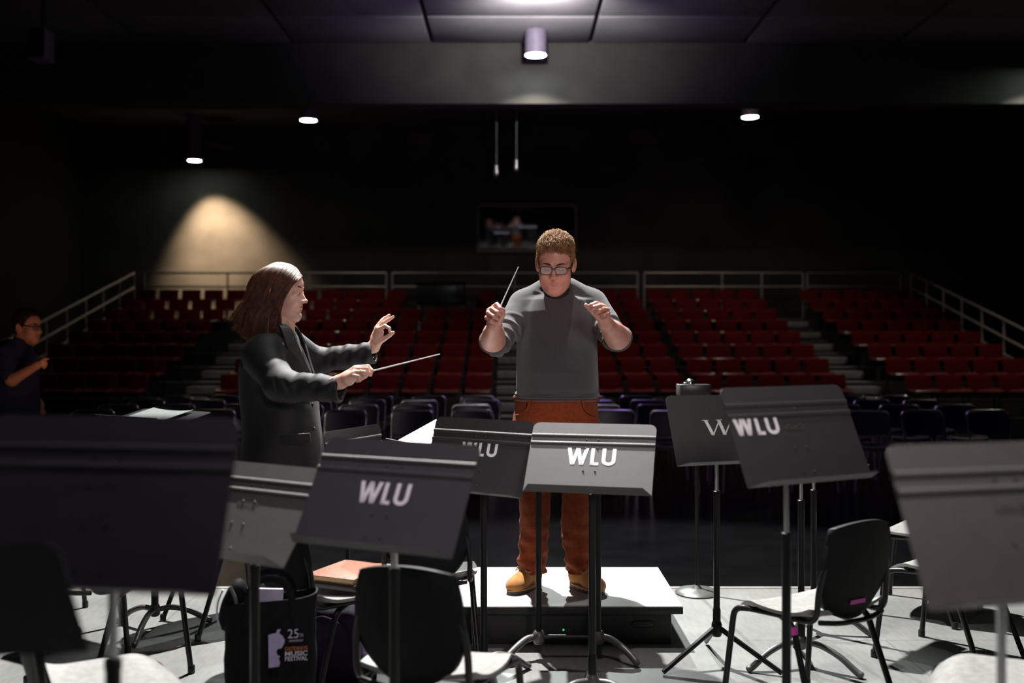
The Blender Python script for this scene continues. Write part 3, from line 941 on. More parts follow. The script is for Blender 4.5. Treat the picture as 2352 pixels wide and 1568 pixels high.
def music_stand(lab, c, yaw, tilt, split, base='arc', mt='powder_coat', letters=None, emboss=None, ridges=True, brot=0., rivets=True, base_at=None, group='music stands on the stage', post_m='tube_black'):
    """c = desk centre; split = height where the chrome inner tube enters the black post"""
    u, v, n, fh = frame_of(yaw, tilt)
    c = np.array(c, float)
    bx = c - n * .05
    root = thing('music_stand', lab, 'music stand', (bx[0], bx[1], 0), 0, group)
    o = np.array([bx[0], bx[1], 0.])
    C0 = c - o
    W2, H2 = W_ / 2, H_ / 2
    dk = MB()
    r = .028
    poly = [(-W2, -H2), (W2, -H2)]
    for k in range(7):
        a = PI / 2 * k / 6
        poly.append((W2 - r + r * math.cos(a), H2 - r + r * math.sin(a)))
    for k in range(7):
        a = PI / 2 + PI / 2 * k / 6
        poly.append((-W2 + r + r * math.cos(a), H2 - r + r * math.sin(a)))
    dk.prism(poly, u, v, n, .0022, C0 - n * .0011)
    if ridges:   # two pressed beads with a shallow step
        for vv in (H2 - .062, H2 - .098):
            pr = []
            for k in range(9):
                a = PI * k / 8
                pr.append((vv + .0085 * math.cos(a), .0062 * math.sin(a) + .0008))
            A = [C0 - u * (W2 - .001) + v * x + n * y for x, y in pr]; B = [C0 + u * (W2 - .001) + v * x + n * y for x, y in pr]
            k = len(pr)
            dk.add(A + B, [(i, i + 1, k + i + 1, k + i) for i in range(k - 1)] + [tuple(range(k))[::-1], tuple(range(k, 2 * k))])
    # lip
    LD = .058; ch = .03
    dk.prism([(-W2, 0), (W2, 0), (W2 - ch, LD), (-W2 + ch, LD)], u, n, v, .0022, C0 - v * H2)
    dk.prism([(-W2 + ch, 0), (W2 - ch, 0), (W2 - ch, .006), (-W2 + ch, .006)], u, v, n, .002, C0 - v * H2 + n * LD)
    D = obj('desk', dk, M[mt], root, .5)
    # back bracket, part of the mount
    br = MB()
    R = np.stack([u, v, n], 1)
    br.box(C0 - n * .018 - v * .01, (.07, .2, .03), R=R, bev=.006)
    br.tube([C0 - n * .03 - u * .035, C0 - n * .03 + u * .035], .017, 12)
    br.tube([C0 - n * .03, np.array([0, 0, C0[2] - .07])], .012, 10)
    obj('bracket', br, M[post_m], root)
    if rivets:
        rv = MB()
        for vv in (H2 - .080, H2 - .135 if emboss else H2 - .12, -H2 + .10 if not emboss else -H2 + .115, -H2 + .035):
            for s in (-1, 1):
                p = C0 + u * (s * .024) + v * vv + n * .0015
                rv.ball(p, .0042, 8)
        obj('rivet', rv, M['rivet'], D, 1.2)['kind'] = 'stuff'
    if letters:
        px, py, w, h, kind = letters
        a, b = uv_at(c, u, v, n, px, py)
        lm = MB()
        oo = C0 + u * a + v * b + n * .0016
        if kind == 'sans':
            for q in strokes_wlu(w, h, h * .19):
                lm.prism(q, u, v, n, .0007, oo)
        else:     # italic serif lettering
            sl = .18
            def S(poly): lm.prism([(x + sl * y, y) for x, y in poly], u, v, n, .0007, oo)
            hh = h / 2; k = w
            x0 = -w / 2
            for i, (xa, ya, xb, yb, t) in enumerate(((x0 + .03 * k, hh, x0 + .15 * k, -hh, .05 * k), (x0 + .15 * k, -hh, x0 + .25 * k, hh, .02 * k), (x0 + .23 * k, hh, x0 + .33 * k, -hh, .05 * k), (x0 + .33 * k, -hh, x0 + .43 * k, hh, .02 * k))):
                S([(xa - t / 2, ya), (xa + t / 2, ya), (xb + t / 2, yb), (xb - t / 2, yb)])
            for xa in (.03, .24, .43):
                S([(x0 + (xa - .05) * k, hh - .008 * k), (x0 + (xa + .05) * k, hh - .008 * k), (x0 + (xa + .05) * k, hh), (x0 + (xa - .05) * k, hh)])
            xl = x0 + .52 * k
            S([(xl, -hh), (xl + .05 * k, -hh), (xl + .05 * k, hh), (xl, hh)])
            S([(xl - .03 * k, hh - .01 * k), (xl + .08 * k, hh - .01 * k), (xl + .08 * k, hh), (xl - .03 * k, hh)])
            S([(xl - .03 * k, -hh), (xl + .16 * k, -hh), (xl + .16 * k, -hh + .014 * k), (xl - .03 * k, -hh + .014 * k)])
            xu = x0 + .74 * k
            S([(xu, -hh * .4), (xu + .05 * k, -hh * .4), (xu + .05 * k, hh), (xu, hh)])
            S([(xu + .2 * k, -hh * .4), (xu + .22 * k, -hh * .4), (xu + .22 * k, hh), (xu + .2 * k, hh)])
            S([(xu, -hh * .4), (xu + .05 * k, -hh * .4), (xu + .1 * k, -hh * .9), (xu + .08 * k, -hh)])
            S([(xu + .08 * k, -hh), (xu + .1 * k, -hh * .85), (xu + .2 * k, -hh * .4), (xu + .22 * k, -hh * .4), (xu + .15 * k, -hh * .95)])
        obj('lettering', lm, M['stencil'], D, label='white stencilled lettering')
    if emboss:
        em = MB()
        a, b = emboss
        text_mesh(em, 'MANHASSET', .022, C0 + u * a + v * b + n * .0026, u, v, n, 0, bold=.0004, width=.085)
        obj('embossing', em, M['base_grey'], D)
    top = C0[2] - .06
    obj('inner_tube', MB().tube([(0, 0, split - .05), (0, 0, top)], .0095, 14), M['chrome'], root, label='chrome inner tube')
    pz = .115 if base == 'arc' else .16
    po = MB().tube([(0, 0, pz), (0, 0, split)], .0148, 16)
    po.lathe([(.0165, 0), (.0165, .018), (.013, .021)], 16, (0, 0, split - .018)); po.lathe([(.018, 0), (.018, .09), (.015, .1)], 16, (0, 0, pz))
    obj('post', po, M[post_m], root)
    hb = MB()
    if base == 'arc':
        hb.lathe([(.018, .075), (.026, .085), (.027, .12), (.019, .135)], 16)
    else:
        hb.lathe([(.018, .13), (.024, .14), (.024, .185), (.018, .2)], 16)
    obj('hub', hb, M['base_grey'] if base == 'arc' else M[post_m], root)
    for k in range(3):
        a = math.radians(brot + 120 * k)
        e = np.array([math.cos(a), math.sin(a), 0])
        if base == 'arc':
            pts = crm([e * .02 + (0, 0, .108), e * .09 + (0, 0, .108), e * .18 + (0, 0, .075), e * .255 + (0, 0, .024), e * .285 + (0, 0, .013)], 5)
            obj('leg', MB().tube(pts, np.linspace(.0135, .0155, len(pts)) * np.concatenate([np.ones(len(pts) - 2), [.95, .7]]), 12), M['base_grey'], root)
        else:
            obj('leg', MB().tube([e * .02 + (0, 0, .165), e * .30 + (0, 0, .014)], [.011, .010], 8, flat=1.2), M[post_m], root)
    return root, C0 + o, u, v, n


ST = {}
ST['S0'] = music_stand('black music stand turned away at the left edge, nearest of all, a dark silhouette', (-.961, 1.567, 1.07), 192, 44, .7, brot=100, mt='matte_black')
ST['S1'] = music_stand('large black music stand at the left edge, chrome tube below it', (-.766, 1.848, 1.193), -8.7, 19.7, .885, brot=40, emboss=(-.03, .03))
ST['S2'] = music_stand('olive-lit music stand without white letters, beneath the woman', (-.805, 3.004, .974), -31, 38.9, .80, brot=70, mt='powder_warm', emboss=(0.0, .018))
ST['S3'] = music_stand('black music stand with white WLU letters in the centre front, before the left podium edge', (-.348, 2.755, 1.061), -25.2, 31.8, .845, brot=10, letters=(882, 1133, .165, .064, 'sans'))
ST['S4'] = music_stand('dark lettered music stand half behind the front centre stand, beside the pale lit one', (-.146, 4.242, .987), -31.9, 19.5, .83, brot=-75, letters=(1101, 1029, .185, .070, 'sans'))
ST['S5'] = music_stand('pale grey-lit music stand with white WLU letters directly before the man', (.314, 3.981, 1.011), -14.1, 38.2, .86, brot=-90 + 180, letters=(1358, 1049, .198, .078, 'sans'))
ST['S6'] = music_stand('plain music stand with serif white letters and straight tripod legs, half hidden at right', (.947, 4.494, 1.077), 17.5, 21.7, .79, base='straight', brot=-32, ridges=False, rivets=False, letters=(1690, 980, .33, .072, 'serif'), mt='powder_coat')
ST['S7'] = music_stand('black music stand with white WLU letters at right, above the pink-taped chair', (.902, 3.159, 1.189), 26.5, 25.5, .865, brot=45, emboss=(.0, .018), letters=(1735, 975, .178, .070, 'sans'))
ST['S8'] = music_stand('large music stand cropped by the right edge, out of focus', (1.004, 1.977, 1.134), 13.7, 25.3, .75, brot=90, emboss=(0, .02), mt='powder_warm')
ST['S9'] = music_stand('black music stand edge-on beside the woman, behind the front lettered stand', (-.80, 5.1, .865), 65, 6, .7, brot=20)
ST['S10'] = music_stand('far music stand at left carrying a pale sheet, behind the large left stand', tuple(P(352, 962, 5.05)), -30, 78, .8, brot=-90, rivets=False, ridges=False, mt='matte_black')
ST['S11'] = music_stand('low tilted music stand with glaring white sheet, left of the dark lettered stand', tuple(P(1003, 1006, 4.9)), -58, 66, .75, brot=60, rivets=False)
ST['S12'] = music_stand('hidden music stand behind the right lettered stand, grey tripod foot under the taped chair', (1.34, 4.50, .99), 40, 40, .75, brot=-40)
ST['S13'] = music_stand('hidden music stand farthest behind the right lettered stand, its grey foot at the back', (1.55, 5.0, .93), 45, 40, .72, brot=-15)

# sheets of music
def sheet(key, lab, w, h, a, b, curl=.0, m='paper'):
    root, c, u, v, n = ST[key]
    sm = MB()
    cc = c + u * a + v * b + n * .006

    def fn(s, t):
        return cc + u * (s * w / 2) + v * (t * h / 2) + n * (curl * (s * s)), -n
    sm.shell(fn, 6, 2, .0012)
    o = obj('music_sheet', sm, M[m])
    return tag(o, lab, 'sheet music')


sheet('S10', 'dimly lit sheet of music lying on the far left stand', .30, .23, .0, .02, .012, 'paper_dimmed')
sheet('S11', 'glaring white sheet of music on the tilted stand left of the dark lettered one', .46, .27, .0, .0, .012)

# conductor's two-post stand, desk hidden behind the pale lit stand
t = thing('conductor_stand', 'black two-post conductor stand in front of the podium, behind the pale lit stand', 'music stand', (.262, 4.62, 0))
for s in (-1, 1):
    x = s * .138
    obj('post', MB().tube([(x, 0, .09), (x, 0, .84)], .0135, 14), M['tube_black'], t)
    f = MB().tube(crm([(x, .01, .10), (x + s * .06, -.02, .095), (x + s * .13, -.09, .055), (x + s * .17, -.13, .016)], 5), [.016] * 14 + [.017, .012], 12)
    obj('leg', f, M['base_grey'], t)
    obj('hub', MB().lathe([(.02, .07), (.028, .08), (.028, .12), (.02, .13)], 14, (x, 0, 0)), M['base_grey'], t)
obj('crossbar', MB().tube([(-.138, 0, .1), (.138, 0, .1)], .013, 12), M['tube_black'], t)
uu, vv, nn, _ = frame_of(180, 68)
obj('desk', MB().prism([(-.24, -.16), (.24, -.16), (.24, .16), (-.24, .16)], uu, vv, nn, .004, (0, 0, .86)).prism([(-.24, 0), (.24, 0), (.24, .04), (-.24, .04)], uu, nn, vv, .003, np.array([0, 0, .86]) - vv * .16), M['powder_coat'], t)
s_ = MB()
cc = np.array([.262, 4.62, .866])
s_.prism([(-.2, -.13), (.2, -.13), (.2, .13), (-.2, .13)], uu, vv, nn, .004, cc)
tag(obj('open_score', s_, M['paper']), 'open white score on the conductor stand behind the pale lit stand', 'sheet music')

# round-base stand with a small box and shiny head
t = thing('round_base_stand', 'slim black pole stand on a round grey base, right of the podium', 'stand', (1.075, 5.79, 0))
obj('base', MB().lathe([(.122, 0), (.126, .008), (.11, .022), (.03, .032), (.015, .05)], 32), M['base_grey'], t)
obj('pole', MB().tube([(0, 0, .04), (0, 0, 1.13)], .0115, 12), M['tube_black'], t)
obj('clip', MB().box((0, 0, 1.135), (.03, .05, .03), bev=.006), M['black_plastic'], t)
t = thing('camera_box', 'small black box with a shiny dome, on top of the slim pole stand', 'device', tuple(np.array([1.04, 5.79, 1.152])))
obj('body', MB().box((0.02, 0, .032), (.178, .09, .064), bev=.006), M['black_plastic'], t)
obj('dome', MB().ball((-.005, 0, .068), (.029, .029, .03), 18), M['chrome'], t, 1.2)
obj('knob', MB().ball((-.038, -.01, .068), .010, 10), M['chrome'], t, 1.2)
obj('side_panel', MB().box((-.072, 0, .032), (.012, .092, .066), bev=.003), M['base_grey'], t)

# ------------------------------------------------------------------ podium
PZ = .20
t = thing('podium', 'low conductor podium with pale top and black base under the man', 'podium', (.27, 5.185, 0))
obj('top', MB().box((0, 0, PZ - .018), (1.10, .81, .036), bev=.003), M['podium_top'], t, label='pale grey podium top')
obj('edge_trim', MB().box((0, -.4065, PZ - .02), (1.102, .006, .034), bev=.002), M['podium_dark'], t)
obj('base', MB().box((0, 0, (PZ - .037) / 2), (1.01, .69, PZ - .037), bev=.004), M['podium_dark'], t)
hs = []
for k in range(24):
    a = 2 * PI * k / 24
    hs.append((.055 * math.copysign(abs(math.cos(a)) ** .6, math.cos(a)), .016 * math.copysign(abs(math.sin(a)) ** .6, math.sin(a))))
obj('handle', MB().tube([(x + .37, -.349, z + .095) for x, z in hs + hs[:1]], .004, 6, caps=False).prism(hs, (1, 0, 0), (0, 0, 1), (0, -1, 0), .0025, (.37, -.3452, .095)), M['black_plastic'], t)
obj('indicator', MB().ball((-.02, -.347, .07), .0055, 8), M['led'], t, label='tiny green light')

# ------------------------------------------------------------------ tote bag, pouch, cloth bag, book
t = thing('tote_bag', 'black festival tote bag on the floor behind the left stand post', 'bag', (-.876, 3.62, 0), math.radians(9))
bw, bd, bh = .325, .15, .55
body = MB()
rows = 9
ring = []
for i in range(rows):
    z = bh * i / (rows - 1)
    wx = bw / 2 * (1 - .05 * (1 - i / (rows - 1))) + .006 * math.sin(i * 1.7); wy = bd / 2 * (1 - .15 * i / (rows - 1)) + .007 * math.sin(i * 2.3)
    q = []
    for k in range(28):
        a = 2 * PI * k / 28
        cx, sy = math.cos(a), math.sin(a)
        q.append((wx * math.copysign(abs(cx) ** .35, cx), wy * math.copysign(abs(sy) ** .45, sy), z + (.02 * cx if i == rows - 1 else 0)))
    ring.append(q)
vs = [p for q in ring for p in q]
fs = [(i * 28 + k, i * 28 + (k + 1) % 28, (i + 1) * 28 + (k + 1) % 28, (i + 1) * 28 + k) for i in range(rows - 1) for k in range(28)] + [tuple(range(28))[::-1]]
body.add(vs, fs)
inner = [(x * .96, y * .93, z) for x, y, z in ring[-1]] + [(x * .95, y * .9, .03) for x, y, z in ring[-1]]
o2 = len(vs)
body.add(inner, [(28 + k, 28 + (k + 1) % 28, (k + 1) % 28, k) for k in range(28)] + [tuple(range(28, 56))])
body.f += [((rows - 1) * 28 + k, (rows - 1) * 28 + (k + 1) % 28, o2 + (k + 1) % 28, o2 + k) for k in range(28)]
body.mi += [0] * 28
BG = obj('body', body, M['tote'], t, .8)
for y in (-.062, .062):
    obj('handle', MB().tube(crm([(-.08, y - .01 * np.sign(y) * -1, .46), (-.078, y, .55), (-.055, y, .61), (0, y * .9, .63), (.055, y, .61), (.078, y, .55), (.08, y, .46)], 6), .0125, 8, flat=.25, up=(0, 1, 0)), M['tote'], t, 1.)
obj('lining', MB().box((-.06, .045, .478), (.19, .012, .19), R=rot('Y', .06), bev=.003), M['lilac_paper'], t, label='lilac paper sticking out of the top')
# printed emblem: violin half-silhouette and festival lettering on the front
E1, E3, NF = np.array([1., 0, 0]), np.array([0, 0, 1.]), np.array([0, -1., 0])
yf = -.0785
sil = [(-.005, .10), (-.003, -.095), (.055, -.09), (.062, -.066), (.053, -.043), (.062, -.03), (.045, -.02), (.04, -.002), (.047, .014), (.07, .018), (.084, .045), (.088, .065), (.076, .09), (.055, .107), (.066, .132), (.045, .13), (.038, .108), (.02, .106)]
pr = MB().prism([(x * .62, y * .60) for x, y in sil], E1, E3, NF, .001, (.0, yf, .375))
obj('emblem', pr, M['lavender'], BG, label='lilac half-violin silhouette print')
tx = MB()
text_mesh(tx, '25', .046, (.084, yf, .434), E1, E3, NF, .001, width=.038)
text_mesh(tx, 'TH', .019, (.112, yf, .428), E1, E3, NF, .001, width=.013)
text_mesh(tx, 'ANNIVERSARY', .011, (.094, yf, .410), E1, E3, NF, .001, width=.050)
obj('lettering', tx, M['print_white'], BG, label='pale anniversary lettering')
tx = MB()
text_mesh(tx, 'MUSIC', .023, (.094, yf, .364), E1, E3, NF, .001, width=.080, bold=.0006)
text_mesh(tx, 'FESTIVAL', .021, (.094, yf, .346), E1, E3, NF, .001, width=.080, bold=.0006)
obj('lettering', tx, M['print_white'], BG, label='pale festival lettering')
tx = MB()
text_mesh(tx, 'GATEWAYS', .019, (.094, yf, .382), E1, E3, NF, .001, width=.080, bold=.0005)
obj('lettering', tx, M['print_orange'], BG, label='orange word in the lettering')

pch = Sdf()
c0 = P(532, 1392, 3.60)
pch.ell(c0, (.038, .05, .092), rot('Y', .3), k=.015).ell(c0 + (.022, 0, -.03), (.036, .05, .075), k=.02).ell(c0 + (.026, .0, .05), (.03, .04, .05), k=.02)
for i_ in range(4):
    pch.cap(c0 + (-.06, -.055, .05 - .035 * i_), c0 + (.05, -.06, .03 - .03 * i_), .006, k=.012, mode='s')
V, F = pch.mesh(.006)
t = thing('black_pouch', 'soft black pouch hanging at the left side of the tote bag', 'bag', tuple(c0))
sdf_obj('body', V, F, M['tote'], t, c0)
obj('piping', MB().tube(crm([(-.020, -.040, .07), (-.040, -.035, .02), (-.042, -.035, -.03), (-.030, -.035, -.07)], 6), .004, 6), M['print_white'], t, label='thin white piping')
obj('strap', MB().tube(crm([(.01, -.055, .085), (.028, -.05, .04), (.03, -.045, .0)], 6), .006, 6), M['base_grey'], t)

pb = Sdf()
c0 = np.array([-.79, 4.36, .155])
pb.box(c0, (.13, .09, .152), .05, k=.02).ell(c0 + (.12, .0, -.07), (.09, .1, .082), k=.04).ell(c0 + (-.08, -.02, .06), (.09, .09, .1), k=.04)
V, F = pb.mesh(.008)
t = thing('cloth_bag', 'dark purple cloth bag on the floor under the chair with the tan book', 'bag', (c0[0], c0[1], 0))
sdf_obj('body', V, F, M['purple_cloth'], t, (c0[0], c0[1], 0))
obj('strap', MB().tube(crm([(-.1, -.09, .25), (-.02, -.11, .30), (.08, -.1, .24), (.13, -.09, .12)], 6), .010, 6, flat=.4), M['purple_cloth'], t)

bc = np.array([-.685, 4.19, .466])
ba = math.radians(-24)
t = thing('black_folder', 'thick black folder on the chair seat under the tan book', 'folder', tuple(bc), ba)
obj('cover', MB().box((0, 0, .0135), (.25, .31, .027), bev=.006), M['black_plastic'], t)
obj('spine', MB().box((-.125, 0, .0135), (.006, .3, .022), bev=.002), M['tote'], t)
t = thing('book', 'tan patterned book lying on the black folder on the chair', 'book', tuple(bc + (0.0, .0, .0272)), ba)
obj('pages', MB().box((.0, -.002, .012), (.225, .285, .016)), M['book_pages'], t)
obj('cover', MB().box((0, 0, .0215), (.235, .295, .004), bev=.0015).box((0, 0, .002), (.235, .295, .004), bev=.0015).box((-.1165, 0, .012), (.004, .295, .02)), M['book_tan'], t)

# ------------------------------------------------------------------ people
def head_sdf(kind):
    """head in its own frame: face towards -y, crown up, metres"""
    s = Sdf()
    man = kind != 'woman'
    s.ell((0, .012, .035), (.076, .098, .092), k=.01)
    s.ell((0, -.035, .037), (.066, .056, .07), k=.02)
    s.ell((0, -.033, -.045), (.062 if man else .056, .062, .074), k=.03)
    if kind == 'man':
        for x in (-1, 1):
            s.ell((x * .042, -.022, -.064), (.024, .040, .040), k=.03)
        s.ell((0, -.04, -.104), (.040, .044, .022), k=.03)
    for x in (-1, 1):
        s.ell((x * .037, -.058, -.026), (.031, .034, .034), k=.02)
    s.ell((0, -.077, -.098), (.025, .021, .02), k=.022)
    s.cap((0, .0, -.05), (0, -.055, -.095), .05, .034, k=.02)
    for x in (-1, 1):      # sockets, closed or open eyes, brows
        s.ell((x * .032, -.101, .010), (.0185, .013, .0125), k=.014, mode='s')
        s.ell((x * .032, -.0795, .009), (.0142, .0125, .0115), k=.004)
        s.cap((x * .014, -.0905 + (0 if man else .004), .026), (x * .050, -.079 + (0 if man else .003), .029), .0075 if man else .006, .006 if man else .005, k=.012)
    # nose
    if man:
        s.chain([(0, -.090, .018), (0, -.101, -.006), (0, -.1125, -.025)], [.0075, .0085, .0105], k=.010)
        s.ell((0, -.114, -.0255), (.0115, .0115, .0105), k=.006)
    else:
        s.chain([(0, -.086, .016), (0, -.0985, -.008), (0, -.1115, -.0255)], [.0065, .0070, .0082], k=.010)
        s.ell((0, -.1135, -.0265), (.0092, .0098, .0088), k=.006)
        s.ell((0, -.050, -.098), (.036, .044, .022), k=.025)
    for x in (-1, 1):
        s.ell((x * .0125, -.1015, -.0285), (.0085, .0105, .0085), k=.006)
        s.ell((x * .0062, -.110, -.0375), (.0038, .005, .004), k=.003, mode='s')
    # mouth
    s.ell((0, -.088, -.058), (.032, .012, .020), k=.014)
    zc = -.0575
    for x in (-1, 1):
        s.cap((0, -.0965, zc + .006), (x * .026, -.0915, zc + .0005), .0042, .0030, k=.005)
        s.cap((0, -.0955, zc - .007), (x * .024, -.0915, zc - .002), .0052, .0032, k=.005)
    if kind == 'woman':
        s.cap((-.013, -.098, zc - .0005), (.013, -.098, zc - .0005), .0036, k=.002, mode='s')
    else:
        s.cap((-.027, -.0955, zc), (0, -.1025, zc - .0005), .0020, k=.003, mode='s'); s.cap((.027, -.0955, zc), (0, -.1025, zc - .0005), .0020, k=.003, mode='s')
    s.cap((-.01, -.099, -.0785), (.01, -.099, -.0785), .004, k=.010, mode='s')
    # ears
    for x in (-1, 1):
        R = rot('Z', x * -.35) @ rot('X', -.2)
        s.ell((x * .083, .010, -.004), (.0100, .0205, .034), R, k=.006)
        s.ell((x * .092, .005, -.001), (.006, .011, .020), R, k=.004, mode='s')
    s.chain([(0, .028, -.04), (0, .045, -.11), (0, .055, -.2)], [.056, .056, .066], k=.03)
    return s.mesh(.0026, 1)


def lip_paint(V, F, kind):
    c = V[F].mean(1)
    z = c[:, 2] + .0575
    x = np.abs(c[:, 0])
    top = .011 * (1 - (x / .027) ** 2); bot = -.0145 * (1 - (x / .025) ** 2)
    return ((c[:, 1] < -.083) & (x < .025) & (z < top) & (z > bot)).astype(int)


class Head:
    def __init__(s, kind, o, scale, R):
        s.kind, s.o, s.k, s.R = kind, np.asarray(o, float), scale, np.asarray(R)
        s.V, s.F = head_sdf(kind)
        s.paint = lip_paint(s.V, s.F, kind)

    def w(s, p):
        return (np.asarray(p, float) * s.k) @ s.R.T + s.o


def local_obj(name, mb, h, m, parent, org, ang=1.0, label=None):
    mb.v = [tuple(p) for p in (h.w(mb.v) - org)]
    return obj(name, mb, m, parent, ang, label)


def spectacles(h, parent, org):
    f = MB()
    lens = MB()

    def rim(cx):
        q = []
        for k in range(40):
            a = 2 * PI * k / 40
            x = .0262 * math.copysign(abs(math.cos(a)) ** .5, math.cos(a)); z = .0168 * math.copysign(abs(math.sin(a)) ** .6, math.sin(a))
            q.append((cx + x, -.1065 + .10 * (abs(cx + x) - .03) ** 2 * 8, .004 + z - (.001 if z < 0 else 0)))
        return q
    for s in (-1, 1):
        q = rim(s * .0325)
        f.tube(q + q[:1], .0016, 8, caps=False)
        f.tube([p for p in q if p[2] > .012], .0024, 8)
        lens.add(q, [tuple(range(40))]); o2 = [(x, y + .0012, z) for x, y, z in q]; lens.add(o2, [tuple(range(40))[::-1]])
        n = len(lens.v)
        lens.f += [(n - 80 + (i + 1) % 40, n - 80 + i, n - 40 + i, n - 40 + (i + 1) % 40) for i in range(40)]; lens.mi += [0] * 40
        f.tube([(s * .058, -.1015, .012), (s * .071, -.092, .013), (s * .079, -.03, .016), (s * .084, .005, .018), (s * .083, .022, .004)], .0021, 8, flat=1.5)
        f.tube([(s * .0105, -.106, -.004), (s * .0095, -.1045, -.010)], .0025, 6)
    f.tube(crm([(-.0075, -.1065, .011), (0, -.1095, .0135), (.0075, -.1065, .011)], 5), .002, 8)
    g = local_obj('glasses', f, h, M['black_plastic'], parent, org)
    return g, local_obj('lens', lens, h, M['lens'], g, org)


def brows(h, parent, org, m, dz=0., dy=0.):
    for s in (-1, 1):
        b = MB().tube(crm([(s * .012, -.0975 + dy, .0255 + dz), (s * .028, -.0955 + dy, .031 + dz), (s * .043, -.0895 + dy, .031 + dz), (s * .053, -.081 + dy, .026 + dz)], 5), np.interp(np.linspace(0, 1, 16), [0, .3, 1], [.0028, .0036, .0012]), 7, flat=1.1)
        local_obj('eyebrow', b, h, m, parent, org)


def lashes(h, parent, org, m, z=.0035):
    for s in (-1, 1):
        b = MB().tube(crm([(s * .0195, -.0885, z + .001), (s * .027, -.0922, z - .0025), (s * .034, -.0922, z - .003), (s * .0445, -.0862, z)], 5), .0010, 6)
        local_obj('eyelash', b, h, m, parent, org)


def short_hair(h, parent, org, m, n=2600, seed=3):
    r = np.random.default_rng(seed)
    C = np.array([0, .012, .035]); A = np.array([.076, .098, .092])

    def line(y, x):
        z = np.interp(y, [-.1, -.062, -.05, -.028, -.012, .008, .03, .06, .1], [.082, .080, .055, .012, -.012, .030, .026, -.03, -.05])
        return z + .010 * np.clip((np.abs(x) - .03) / .03, 0, 1) * (y < -.05)

    def surf(ph, th):
        d = np.array([math.cos(ph) * math.cos(th), math.cos(ph) * math.sin(th), math.sin(ph)])
        p = C + A * d
        if p[1] < -.05: p[1] = max(p[1], -.083)
        t = np.clip((p[2] - line(p[1], p[0])) / .010, 0, 1)
        t = t * t * (3 - 2 * t)
        topness = np.clip((p[2] - .06) / .05, 0, 1)
        lump = .0022 * math.sin(9 * th + 5 * ph) * math.sin(13 * ph + 3 * th)
        return p + d * (-.007 + t * (.0135 + .011 * topness + lump)), d, t
    vs = []; fs = []; nt, npz = 64, 34
    for i in range(npz + 1):
        for j in range(nt):
            vs.append(surf(-.75 + (PI / 2 + .75) * i / npz, 2 * PI * j / nt)[0])
    for i in range(npz):
        for j in range(nt):
            fs.append((i * nt + j, i * nt + (j + 1) % nt, (i + 1) * nt + (j + 1) % nt, (i + 1) * nt + j))
    b = MB().add(vs, fs)
    k = 0
    while k < n:
        ph = math.asin(r.uniform(-.55, 1)); th = r.uniform(0, 2 * PI)
        p, d, t = surf(ph, th)
        if t < .55: continue
        k += 1
        top = np.clip((p[2] - .075) / .04, 0, 1)
        fl = np.array([.35 * np.sign(p[0]) * (1 - top) + .25 * math.sin(th * 3), -1. * top + .25 * (1 - top), -.9 * (1 - top) + .05])
        fl += r.normal(0, .22, 3)
        fl -= d * (fl @ d); fl /= np.linalg.norm(fl) + 1e-9
        L = (.016 + .020 * top) * r.uniform(.7, 1.2)
        lift = .0035 + .006 * top * r.uniform(.3, 1.3)
        q = [p - d * .002, p + fl * L * .4 + d * lift, p + fl * L * .75 + d * lift * 1.0, p + fl * L - d * (.001 + .004 * top)]
        b.tube(q, [.0007, .0009, .0007, .0002], 3, caps=False)
    return local_obj('hair', b, h, m, parent, org, 3.)


def fingers(s, hand, k=.003):
    for pts, rs in hand:
        s.chain(pts, rs, k)


# ---------- the man on the podium
Mo = np.array([.21, 5.13, PZ])
Rm = rot('Z', -.13) @ rot('X', .36) @ rot('Y', .03)
hm = Head('man', P(1276, 607.5, 4.90), 1.09, Rm)
HV = hm.w(hm.V)

arm = Sdf()
eR, wR = P(1132, 783, 4.80), P(1136, 745, 4.62)
eL, wL = P(1421, 777, 4.80), P(1391, 742, 4.63)
shR, shL = P(1205, 702, 5.02), P(1358, 700, 5.02)
arm.cap(eR, wR, .056, .034, k=.01).cap(eR, eR * .55 + wR * .45, .059, .050, k=.02).cap(eR, P(1165, 745, 4.93), .045, .04, k=.02)
arm.cap(wR, P(1136, 738, 4.60), .033, .030, k=.015)
arm.cap(P(1131, 733, 4.595), P(1127, 716, 4.60), .022, .022, k=.012).cap(P(1141, 735, 4.59), P(1137, 708, 4.595), .022, .020, k=.012)
fingers(arm, [
    ([P(1136, 704, 4.60), P(1141, 700, 4.548), P(1149, 709, 4.525), P(1151, 715.5, 4.535)], [.0125, .0120, .0108, .0090]),
    ([P(1129, 711, 4.60), P(1130, 710, 4.542), P(1142, 718, 4.515), P(1149.5, 722, 4.53)], [.0125, .0122, .0112, .0092]),
    ([P(1122, 719, 4.60), P(1122, 718.5, 4.542), P(1134, 727, 4.515), P(1143, 731.5, 4.53)], [.0120, .0118, .0108, .0090]),
    ([P(1118, 729, 4.60), P(1118.5, 730, 4.552), P(1128, 737, 4.525), P(1136.5, 741, 4.54)], [.0110, .0106, .0096, .0080]),
    ([P(1147, 738, 4.585), P(1154, 723, 4.55), P(1156, 711, 4.532)], [.0165, .0130, .0098]),
])
arm.cap(eL, wL, .057, .035, k=.01).cap(eL, eL * .55 + wL * .45, .060, .051, k=.02).cap(eL, P(1392, 745, 4.93), .045, .04, k=.02)
arm.cap(wL, P(1389, 735, 4.61), .033, .028, k=.015)
arm.cap(P(1391, 730, 4.60), P(1389, 712, 4.60), .020, .019, k=.012).cap(P(1381, 729, 4.595), P(1379, 709, 4.595), .022, .019, k=.012)
